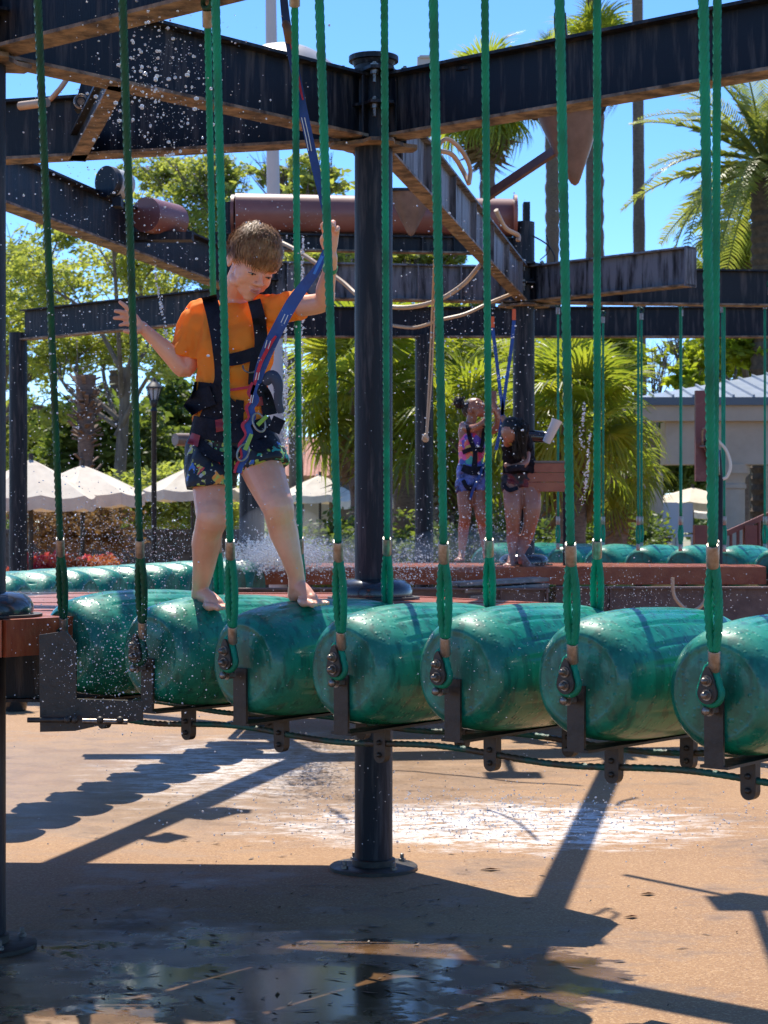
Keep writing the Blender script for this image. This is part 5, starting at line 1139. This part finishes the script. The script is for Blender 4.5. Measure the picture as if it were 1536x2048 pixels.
# shorts
mb = MB()
section_loft(mb, [(P(459, 850, 6.45), side_t * .132, fw_t * .098), (P(458, 885, 6.465), side_t * .138, fw_t * .104), (P(460, 925, 6.47), side_t * .130, fw_t * .100), (P(464, 945, 6.47), side_t * .09, fw_t * .07)])
chain(mb, [(P(425, 890, 6.49), .092), (P(422, 940, 6.44), .092), (P(424, 975, 6.415), .090)], 20); chain(mb, [(P(500, 888, 6.42), .090), (P(520, 915, 6.385), .088), (P(530, 930, 6.36), .086)], 20)
st = mb.solid(.005, 4); planecut(st, P(424, 975, 6.42), (.05, -.1, -1), .22); planecut(st, P(532, 936, 6.36), (.32, -.35, -1), .135); wrinkle(st, .008, 15, 9, (1, 1, .6))
st.build('shorts', shorts_m, boy, smooth='full')
bv = bvh_of(sh, st)
# harness: straps on the boy
rb = lambda pts, w_, lift=.004, th=.008, nm='strap', m=webbing, **k: ribbon(bv, pts, w_, lift + th, th, nm, m, boy, **k)
rb([(418, 592), (430, 640), (440, 700), (442, 760), (425, 800)], [30, 30, 30, 27, 30]); rb([(508, 600), (518, 640), (522, 690), (512, 730), (508, 770)], [26, 27, 26, 26, 24])
rb([(440, 722), (480, 716), (516, 704)], [24, 26, 24]); rb([(440, 770), (430, 810), (415, 850)], 42); rb([(385, 780), (420, 790), (450, 812), (480, 835)], [34, 46, 40, 34])
rb([(375, 822), (400, 800), (425, 790)], [26, 40, 40], nm='hip_pad', th=.02); rb([(383, 850), (415, 858), (455, 866), (500, 862), (545, 848)], [38, 42, 40, 40, 34], nm='waist_belt', th=.014)
rb([(480, 800), (476, 840), (474, 870)], [16, 22, 26]); rb([(508, 760), (530, 790), (540, 830)], [22, 26, 30]); rb([(450, 812), (435, 840), (430, 862)], [22, 22, 26])
rb([(395, 880), (420, 905), (450, 915), (470, 900)], [20, 22, 22, 20], nm='leg_loop', th=.012); rb([(495, 880), (520, 892), (550, 872)], [22, 24, 22], nm='leg_loop', th=.012)
rb([(440, 838), (445, 862)], [20, 26], nm='red_pad', m=redpad, th=.022); rb([(392, 868), (385, 890)], [18, 22], nm='red_pad', m=redpad, th=.02); rb([(516, 795), (520, 812)], [16, 14], nm='red_buckle', m=redpad, th=.02)
rb([(460, 780), (500, 774)], [5, 6], nm='red_webbing', m=redweb, th=.004, lift=.012)
# loose strap end and pouch at his hip
mb = MB(); mb.tube(crv([P(528, 765, 6.20), P(545, 752, 6.19), P(556, 770, 6.19), P(556, 800, 6.20), P(562, 825, 6.21)], 6), [.014, .018, .020, .021, .021, .021, .02, .02, .019, .019, .018, .018, .017, .016, .016, .015, .015, .014, .014, .014, .013, .013, .013, .012, .012], 10, flat=((0, 1, 0), .35)); mb.build('loose_strap', mat('navy_webbing', (.03, .04, .075), .5, bump=.3, bscale=150), boy)
mb = MB(); mb.box(P(553, 850, 6.22), (.042, .03, .05), Matrix.Rotation(R(25), 3, 'Y')); mb.build('pouch', webbing, boy, smooth=False)
mb = MB(); mb.ring(P(500, 733, 6.24), .024, .003, facing((.1, -1, .5)), 20, 8, math.pi * .95, 2 * math.pi); mb.build('d_ring', bolt_m, boy)
# wristband
mb = MB(); a = elR.lerp(wrR, .86); dd = (wrR - elR).normalized(); mb.tube([a - dd * .008, a + dd * .008], .0245, 20); mb.build('wristband', mat('green_band', (.02, .25, .10), .5), boy)
# safety lanyard: a thing of its own, clipped to the harness
lan = thing('safety_lanyard', 'blue and red webbing lanyard running past the raised fist down to the boy', 'lanyard', P(505, 745, 6.15))
rl = lambda pts, w_, loose, nm='webbing', m=blueweb, th=.003, bvx=bv: ribbon(bvx, pts, w_, .016, th, nm, m, lan, loose=loose, n=8)
rl([(566, -20), (572, 40), (580, 85), (592, 150), (610, 240), (630, 330), (648, 410), (654, 450)], [15, 17, 19, 18, 18, 17, 14, 10], [5.9, 5.9, 5.92, 5.93, 5.94, 5.94, 5.94, 5.94], m=mat('navy_lanyard', (.012, .03, .12), .5, 0, (.012, .06, .26), 8, bump=.3, bscale=300))
rl([(577, 70), (590, 120), (598, 165), (606, 200)], [4, 6, 6, 3], [5.91, 5.915, 5.92, 5.925], 'red_stripe', redweb)
for dx in (-3, 3): rl([(606 + dx, 235), (615 + dx, 275), (620 + dx, 302)], [1.6, 1.6, 1.6], [5.925] * 3, 'stitch_line', whiteprint, th=.001)
mb = MB(); mb.tube(crv([P(570, 45, 5.9), P(576, 60, 5.88), P(578, 85, 5.9)], 4), [.010, .013, .015, .015, .016, .016, .014, .012, .010], 10); mb.build('keeper', mat('brown_leather', (.16, .07, .04), .6), lan)
rl([(650, 500), (636, 535), (610, 570), (585, 605), (560, 650), (540, 690), (522, 735), (514, 765)], [8, 16, 22, 25, 25, 25, 22, 16], [5.96, 6.0, 6.05, 6.08, 6.1, 6.14, 6.18, 6.2])
rl([(645, 512), (628, 548)], [6, 5], [5.95, 5.99], 'edge', mat('light_blue_edge', (.03, .22, .75), .5))
rl([(552, 672), (540, 690), (522, 725), (510, 765), (500, 800)], [4, 7, 7, 6, 5], [6.11, 6.13, 6.16, 6.18, 6.18], 'red_stripe', redweb)
pts = [(514, 765), (506, 785), (512, 800), (502, 815), (506, 835), (494, 850), (500, 870), (488, 890), (492, 912), (482, 930), (478, 946)]
rl(pts, [12, 15, 13, 15, 12, 15, 12, 14, 12, 12, 10], [6.18] * 11); rl([(x - 9, y) for (x, y) in pts], [5, 7, 4, 7, 4, 7, 4, 7, 4, 6, 5], [6.175] * 11, 'red_stripe', redweb)
for (x0, y0, x1, y1) in ((570, 628, 562, 645), (576, 630, 568, 648), (534, 680, 530, 696), (541, 682, 536, 698), (514, 745, 511, 760), (519, 745, 516, 760), (503, 790, 500, 806), (507, 790, 504, 806)):
    rl([(x0, y0), ((x0 + x1) / 2, (y0 + y1) / 2), (x1, y1)], [1.6] * 3, [6.06 if y0 < 700 else 6.16] * 3, 'stitch_line', whiteprint, th=.001)
for (x, y, r_, an) in ((518, 845, .026, .3), (486, 905, .024, -.4)):
    M_ = facing((.2, -1, .2)) @ Matrix.Rotation(an, 3, 'Z'); mb = MB(); c = P(x, y, 6.17); pl = [c + M_ @ V3((r_ * math.cos(a) * (.75), r_ * 1.25 * math.sin(a), 0)) for a in np.linspace(0, 2 * math.pi, 22)]
    mb.tube(pl, .0036, 8); mb.build('carabiner', ferrule_m, lan)
for (a, b) in (((515, 850), (534, 832)), ((490, 900), (503, 868))):
    mb = MB(); mb.tube([P(*a, 6.155), P(*b, 6.155)], [.0075, .0065], 8); mb.build('gate_sleeve', mat('lime_sleeve', (.25, .42, .06), .5), lan)
# ---------------------------------------------------------------- children on the far platform
dskin = skinmat('brown_skin', (.34, .135, .075), (.26, .095, .05))
girl = thing('person', 'girl with a hair bun in a bright swimsuit and harness looking up on the platform', 'person', P(950, 1120, 14.25))
GD = 14.2; g_ = lambda x, y, d=0: P(x, y, GD + d)
mb = MB(); MHg = Matrix.Rotation(R(-12), 3, 'Y') @ Matrix.Rotation(R(48), 3, 'Z') @ Matrix.Rotation(R(-30), 3, 'X'); Lg = head(mb, g_(951, 818), MHg, .95)
chain(mb, [(g_(946, 826), .045), (g_(942, 845), .038)], 12)
sg = V3((.95, -.3, 0)); fg = V3((-.3, -.95, 0))
section_loft(mb, [(g_(943, 848), sg * .06, fg * .04), (g_(943, 860), sg * .105, fg * .06), (g_(944, 890), sg * .098, fg * .065), (g_(942, 925), sg * .088, fg * .062), (g_(943, 960), sg * .105, fg * .072), (g_(944, 980), sg * .09, fg * .065)], 24)
chain(mb, [(g_(927, 852, .02), .036), (g_(945, 857, -.12), .032), (g_(962, 850, -.2), .028), (g_(975, 836, -.2), .027), (g_(984, 815, -.2), .02), (g_(987, 806, -.2), .019)], 12)
chain(mb, [(g_(962, 853), .036), (g_(985, 862, -.1), .029), (g_(996, 845, -.15), .026), (g_(990, 815, -.18), .019)], 12)
for dx, dz in ((0, 0), (3, -1), (6, 0), (8.5, 3)): chain(mb, [(g_(986 + dx * .5, 806, -.2), .012), (g_(984 + dx, 796 + dz, -.2), .0085), (g_(983 + dx, 787 + dz, -.19), .0075)], 8, 3)
chain(mb, [(g_(984, 808, -.2), .011), (g_(980, 800, -.22), .009), (g_(981, 794, -.22), .008)], 8, 3)
for (h, k, a, tx) in (((930, 970), (930, 1035), (924, 1098), 918), ((958, 970), (963, 1035), (972, 1100), 984)):
    chain(mb, [(g_(*h), .068), (g_((h[0] + k[0]) / 2, 1002, -.03), .060), (g_(*k, -.05), .045), (g_((k[0] + a[0]) / 2, 1058, 0), .044), (g_(*a), .027)], 14)
    foot(mb, g_(a[0], a[1] + 2), g_(a[0], a[1] + 14, .03), g_((a[0] + tx) / 2, a[1] + 20, -.08), g_(tx, a[1] + 22, -.14), (1, .2, 0), .9, .026)
gb = mb.solid(.006, 4); me = gb.mesh('skin', dskin, 'full', girl.location); ob = bpy.data.objects.new('body', me); COL.objects.link(ob); ob.parent = girl
face_parts(girl, Lg, MHg, .95, (.01, .008, .007), (.25, .07, .06))
blackhair = mat('black_hair', (.006, .005, .005), .6, bump=.5, bscale=60)
mb = MB(); mb.ell(Lg(0, 2.6, 3.2), V3((.074, .088, .075)) * .97, 20, 14, MHg)
bun = g_(918, 805, .03); mb.ell(bun, (.040, .042, .045), 14, 10); chain(mb, [(g_(930, 810), .022), (bun, .03)], 10)
for i in range(160):
    d = V3((random.gauss(0, 1), random.gauss(0, 1), random.gauss(0, 1))).normalized(); p = bun + d * .036; q = bun + d * .058 + V3((random.gauss(0, .01), 0, random.gauss(0, .01))); mb.tube([p, q], [.004, .001], 4)
mb.build('hair', blackhair, girl)
swim = bpy.data.materials.new('swimsuit'); swim.use_nodes = True; t_ = swim.node_tree; b_ = t_.nodes['Principled BSDF']; tc = t_.nodes.new('ShaderNodeTexCoord'); v = t_.nodes.new('ShaderNodeTexVoronoi'); v.inputs['Scale'].default_value = 17
nz_ = t_.nodes.new('ShaderNodeTexNoise'); nz_.inputs['Scale'].default_value = 25; vm = t_.nodes.new('ShaderNodeVectorMath'); vm.operation = 'MULTIPLY_ADD'; vm.inputs[1].default_value = (.05, .05, .05); t_.links.new(tc.outputs['Object'], nz_.inputs['Vector']); t_.links.new(nz_.outputs['Color'], vm.inputs[0]); t_.links.new(tc.outputs['Object'], vm.inputs[2]); t_.links.new(vm.outputs[0], v.inputs['Vector'])
sp = t_.nodes.new('ShaderNodeSeparateColor'); t_.links.new(v.outputs['Color'], sp.inputs[0]); cr = t_.nodes.new('ShaderNodeValToRGB'); cr.color_ramp.interpolation = 'CONSTANT'; e = cr.color_ramp.elements; e[0].color = (.75, .04, .16, 1); e[1].position = .25; e[1].color = (.04, .08, .38, 1)
for p_, c in ((.42, (.80, .16, .10)), (.55, (.14, .07, .45)), (.68, (.75, .10, .34)), (.8, (.05, .40, .34)), (.9, (.75, .42, .08))): q = e.new(p_); q.color = (*c, 1)
t_.links.new(sp.outputs[0], cr.inputs[0]); t_.links.new(cr.outputs[0], b_.inputs['Base Color']); b_.inputs['Roughness'].default_value = .5
mb = MB(); section_loft(mb, [(g_(944, 866), sg * .085, fg * .066), (g_(944, 890), sg * .105, fg * .073), (g_(942, 925), sg * .096, fg * .070), (g_(942, 942), sg * .10, fg * .074)], 24); s1 = mb.solid(.007, 3); s1.build('swimsuit', swim, girl, smooth='full')
mb = MB(); section_loft(mb, [(g_(942, 928), sg * .104, fg * .078), (g_(943, 955), sg * .118, fg * .085), (g_(944, 978), sg * .11, fg * .08)], 24)
chain(mb, [(g_(931, 962), .076), (g_(930, 976, -.01), .077)], 14); chain(mb, [(g_(957, 962), .076), (g_(958, 972, -.01), .077)], 14); s2 = mb.solid(.007, 3); wrinkle(s2, .008, 20)
s2.build('swim_shorts', mat('blue_shorts', (.015, .02, .10), .6, 0, (.12, .17, .48), 9, lo=.45, hi=.55), girl, smooth='full')
bg_ = bvh_of(gb, s1, s2)
for pts, w_ in (([(934, 850), (941, 880), (950, 905), (948, 940)], [6, 9, 9, 12]), ([(925, 905), (945, 898), (968, 900)], [9, 9, 9]), ([(924, 935), (945, 942), (968, 938)], [14, 18, 14]), ([(926, 960), (935, 975), (952, 978)], [8, 9, 8]), ([(968, 852), (966, 880), (960, 905)], [6, 8, 8])): ribbon(bg_, pts, w_, .02, .012, 'harness_strap', webbing, girl, D0=GD - .1)
ribbon(bg_, [(968, 925), (958, 955), (946, 980), (940, 1000)], [5, 6, 6, 4], .03, .006, 'tether', blueweb, girl, D0=GD - .1)
# second child: bends forward behind a black harness pack, head hidden
kid = thing('person', 'second child bending forward on the far platform, black top and harness, bare brown legs', 'person', P(1040, 1132, 14.05)); k_ = lambda x, y, d=0: P(x, y, 14.0 + d)
mb = MB(); section_loft(mb, [(k_(1030, 862, -.22), sg * .06, fg * .05), (k_(1032, 880, -.15), sg * .11, fg * .08), (k_(1038, 915, -.02), sg * .105, fg * .085), (k_(1040, 945, .05), sg * .115, fg * .095), (k_(1040, 975, .07), sg * .13, fg * .11)], 22)
mb.ell(k_(1022, 862, -.34), (.075, .085, .09), 18, 12)
chain(mb, [(k_(1015, 885, -.2), .036), (k_(1016, 862, -.28), .03), (k_(1012, 845, -.3), .0285), (k_(1000, 828, -.26), .026), (k_(989, 812, -.24), .022), (k_(986, 800, -.23), .018)], 12)
for dx in (-3, 0, 3, 6): chain(mb, [(k_(986 + dx * .5, 802, -.23), .012), (k_(985 + dx, 792, -.22), .0085), (k_(986 + dx, 783, -.21), .0075)], 8, 3)
chain(mb, [(k_(984, 804, -.23), .011), (k_(979, 797, -.25), .009), (k_(979, 791, -.25), .008)], 8, 3)
chain(mb, [(k_(1052, 890, -.1), .036), (k_(1050, 925, -.2), .03), (k_(1025, 935, -.28), .026), (k_(1012, 930, -.3), .019)], 12)
for (h, k, k2, a, tx) in (((1026, 960), (1026, 1010), (1026, 1052), (1024, 1105), 1016), ((1056, 960), (1064, 1010), (1060, 1050), (1042, 1106), 1066)):
    chain(mb, [(k_(*h, .05), .085), (k_(*k, -.03), .070), (k_(*k2, -.02), .052), (k_((k2[0] + a[0]) / 2, 1080, .04), .047), (k_(*a, .05), .028)], 16)
    foot(mb, k_(a[0], a[1] + 3, .05), k_(a[0], a[1] + 18, .07), k_((a[0] * .4 + tx * .6), a[1] + 24, -.03), k_(tx, a[1] + 27, -.08), (1, .2, 0) if tx > 1040 else (1, -.1, 0), .95, .028)
kb = mb.solid(.006, 4); me = kb.mesh('skin', mat('tan_brown_skin', (.40, .17, .10), .42, 0, (.32, .12, .07), 7, sub=.1, coat=.15), 'full', kid.location); ob = bpy.data.objects.new('body', me); COL.objects.link(ob); ob.parent = kid
mb = MB(); mb.ell(k_(1024, 859, -.33), (.085, .095, .095), 18, 12); 
for i in range(500):
    a = random.uniform(0, 6.28); p = k_(1028, 852, -.33) + V3((random.uniform(-.06, .07), random.uniform(-.07, .07), random.uniform(-.01, .06))); e_ = k_(1034 + random.uniform(-8, 20), 905 + random.uniform(-25, 15), -.36 + random.uniform(0, .1)); mid = p.lerp(e_, .5) + V3((random.uniform(-.01, .03), -.06, .04)); mb.tube([p, mid, e_], [.003, .004, .001], 4)
mb.build('hair', blackhair, kid)
mb = MB(); section_loft(mb, [(k_(1032, 872, -.20), sg * .115, fg * .10), (k_(1038, 915, -.04), sg * .12, fg * .12), (k_(1040, 948, .04), sg * .128, fg * .12)], 22); s3 = mb.solid(.008, 3); wrinkle(s3, .012, 18); s3.build('black_top', mat('black_cloth', (.005, .005, .008), .8, 0, (.01, .01, .015), 20, spec=.15), kid, smooth='full')
mb = MB(); section_loft(mb, [(k_(1040, 940, .05), sg * .125, fg * .11), (k_(1041, 975, .06), sg * .14, fg * .12)], 22); chain(mb, [(k_(1026, 960, .05), .09), (k_(1025, 975, .03), .088)], 14); chain(mb, [(k_(1056, 960, .05), .09), (k_(1059, 972, .03), .088)], 14); s4 = mb.solid(.008, 3); wrinkle(s4, .01, 22); s4.build('shorts', mat('dark_red_shorts', (.012, .010, .014), .6, 0, (.14, .012, .018), 8, lo=.5, hi=.6), kid, smooth='full')
bk_ = bvh_of(kb, s3, s4); ribbon(bk_, [(1010, 940), (1035, 935), (1064, 938)], [10, 12, 10], .02, .014, 'harness_belt', webbing, kid, D0=13.8); ribbon(bk_, [(1006, 968), (1018, 980), (1036, 975)], [8, 9, 8], .02, .012, 'leg_loop', webbing, kid, D0=13.8)
ribbon(None, [(1020, 872), (1021, 895), (1015, 920)], [6, 7, 6], .0, .01, 'yellow_strap', mat('yellow_strap', (.55, .50, .12), .5), kid, D0=13.6)
def lanyard2(label, pts, hi):
    t = thing('safety_lanyard', label, 'lanyard', P(pts[-1][0], pts[-1][1], 13.7)); ribbon(None, pts, 7, 0, .006, 'webbing', blueweb, t, loose=[13.7] * 3); a = pts[0]
    ribbon(None, [(a[0], a[1] - 22), a], [7, 8], 0, .01, 'orange_sleeve', mat('orange_tag', (.75, .12, .03), .5), t, loose=[13.69] * 3)
lanyard2('navy lanyard with an orange top sleeve, left one above the two far children', [(985, 655), (992, 710), (1000, 780), (1005, 830), (992, 900)], 0)
lanyard2('blue lanyard with an orange top sleeve, right one beside the far post', [(1028, 640), (1022, 700), (1012, 770), (1004, 830)], 0)
# ================================================================ water
dropm = bpy.data.materials.new('water_drop'); dropm.use_nodes = True; b_ = dropm.node_tree.nodes['Principled BSDF']; b_.inputs['Base Color'].default_value = (.93, .95, .97, 1); b_.inputs['Roughness'].default_value = .08; b_.inputs['Transmission Weight'].default_value = .45; b_.inputs['IOR'].default_value = 1.33; b_.inputs['Coat Weight'].default_value = .5
ico = []
def drops(name, label, pts, rad, squash=None, m=dropm):
    n = len(pts); pts = np.array(pts); rad = np.array(rad); phi = (1 + 5 ** .5) / 2
    base = np.array([(-1, phi, 0), (1, phi, 0), (-1, -phi, 0), (1, -phi, 0), (0, -1, phi), (0, 1, phi), (0, -1, -phi), (0, 1, -phi), (phi, 0, -1), (phi, 0, 1), (-phi, 0, -1), (-phi, 0, 1)]) / math.sqrt(1 + phi * phi)
    F = np.array([(0, 11, 5), (0, 5, 1), (0, 1, 7), (0, 7, 10), (0, 10, 11), (1, 5, 9), (5, 11, 4), (11, 10, 2), (10, 7, 6), (7, 1, 8), (3, 9, 4), (3, 4, 2), (3, 2, 6), (3, 6, 8), (3, 8, 9), (4, 9, 5), (2, 4, 11), (6, 2, 10), (8, 6, 7), (9, 8, 1)])
    sc = rad[:, None] * rng.uniform(.8, 1.25, (n, 3)); V = pts[:, None, :] + base[None] * sc[:, None, :]
    me = bpy.data.meshes.new(name); me.vertices.add(n * 12); o = pts.mean(axis=0); me.vertices.foreach_set('co', (V - o).reshape(-1).astype(np.float32))
    FF = (F[None] + (np.arange(n) * 12)[:, None, None]).reshape(-1, 3); me.loops.add(len(FF) * 3); me.loops.foreach_set('vertex_index', FF.reshape(-1).astype(np.int32)); me.polygons.add(len(FF)); me.polygons.foreach_set('loop_start', np.arange(0, len(FF) * 3, 3, dtype=np.int32)); me.update(calc_edges=True); me.shade_smooth(); me.materials.append(m)
    ob = bpy.data.objects.new(name, me); COL.objects.link(ob); ob.location = o; return tag(ob, label, 'water', kind='stuff')
def cloud(regions):
    pts = []; rad = []
    for (x0, x1, y0, y1, d0, d1, n, r0, r1) in regions:
        for _ in range(n):
            D = random.uniform(d0, d1); x = random.gauss((x0 + x1) / 2, (x1 - x0) / 4); y = random.gauss((y0 + y1) / 2, (y1 - y0) / 4)
            pts.append(tuple(P(x, y, D))); rad.append(r0 + (r1 - r0) * random.random() ** 3.5)
    return pts, rad
p_, r_ = cloud([(190, 430, -20, 340, 5.2, 6.6, 480, .001, .0075), (150, 520, -20, 700, 5.4, 9, 900, .0008, .003), (60, 620, -50, 560, 5.2, 8, 520, .001, .0050), (0, 300, 300, 1250, 5.0, 7.5, 900, .001, .0036), (480, 660, 380, 700, 6, 9, 240, .001, .004), (300, 700, 600, 1200, 5.2, 6.1, 260, .001, .0028),
                (750, 1100, 400, 1100, 8, 13, 1100, .0015, .006), (60, 420, 1180, 1460, 5.5, 6.2, 1200, .0008, .0030), (440, 1500, 1150, 1460, 5.0, 7, 500, .0008, .002), (200, 1500, 1450, 1700, 7, 10, 600, .0012, .0034), (560, 610, 560, 1020, 10, 12, 420, .002, .007)])
drops('falling_drops', 'scattered water drops falling through the air in front of and behind the boy', p_, r_)
p_, r_ = cloud([(470, 650, 1075, 1140, 11, 13.6, 6000, .0025, .009), (520, 620, 1098, 1128, 11.5, 13.6, 5000, .003, .010), (560, 960, 1080, 1170, 10, 13.5, 2600, .002, .0055), (20, 480, 1000, 1190, 8, 13, 2200, .0015, .0042), (840, 1100, 1000, 1140, 12, 14, 900, .002, .0055), (0, 420, 1180, 1260, 7, 9, 700, .001, .003), (900, 1500, 1130, 1250, 9, 12, 700, .0015, .004)])
drops('spray_mist', 'fine white spray bouncing off the far platform behind the legs of the boy', p_, r_)
def stream(label, a, b, D, n, wob=3, r=(.003, .008)):
    pts = []; rad = []
    for k in range(n):
        f = random.random(); x = a[0] + (b[0] - a[0]) * f ** 1.3 + random.gauss(0, wob * (.3 + f)); y = a[1] + (b[1] - a[1]) * f; pts.append(tuple(P(x, y, D + random.uniform(-.1, .1)))); rad.append(random.uniform(*r))
    o = drops('water_stream', label, pts, rad); return o
p_, r_ = [], []
for _ in range(1100):
    x, D = random.gauss(.5, .65), random.gauss(9.5, .45); p_.append((x, D, .012 + .10 * random.random() ** 3)); r_.append(random.uniform(.002, .006))
drops('puddle_splash', 'low white splash on the sunlit deck behind the foot of the middle post', p_, r_)
stream('broken thin stream of water falling right of the boy, left strand', (571, 655), (573, 905), 11, 260, 3)
stream('broken thin stream of water falling beside the green rope right of the boy', (606, 470), (598, 900), 11.5, 240, 3)
stream('thin slanting stream of drops left of the boy behind the rope', (310, 530), (338, 690), 12, 110, 2)
stream('thin stream of drops in front of the bright fan palm', (1180, 860), (1165, 1010), 14.8, 120, 3)
stream('thin stream of drops beside the far post at the children', (1168, 800), (1160, 900), 14.5, 60, 3)

mist = bpy.data.materials.new('mist'); mist.use_nodes = True; nt_ = mist.node_tree; nt_.nodes.remove(nt_.nodes['Principled BSDF']); pv = nt_.nodes.new('ShaderNodeVolumePrincipled'); pv.inputs['Color'].default_value = (.97, .98, 1, 1); pv.inputs['Density'].default_value = .22; pv.inputs['Anisotropy'].default_value = .35; nt_.links.new(pv.outputs[0], nt_.nodes['Material Output'].inputs['Volume'])
for (px, py, D, rx, ry, rz, lb) in ((575, 1118, 12.6, .55, .5, .10, 'thin white mist low on the platform behind the front leg of the boy'), (700, 1105, 12.9, .6, .5, .13, 'thin white mist behind the middle post'), (560, 1075, 12.0, .32, .4, .22, 'taller puff of mist beside the dark post behind the boy'), (930, 1100, 13.0, .5, .4, .16, 'faint mist at the feet of the girl'), (120, 1225, 7.7, .5, .4, .10, 'faint mist on the near platform behind the first roll')):
    mb = MB(); mb.ell((0, 0, 0), (rx, ry, rz), 20, 12); o = mb.build('spray_cloud', mist, origin=(0, 0, 0)); o.location = P(px, py, D); tag(o, lb, 'mist', kind='stuff')
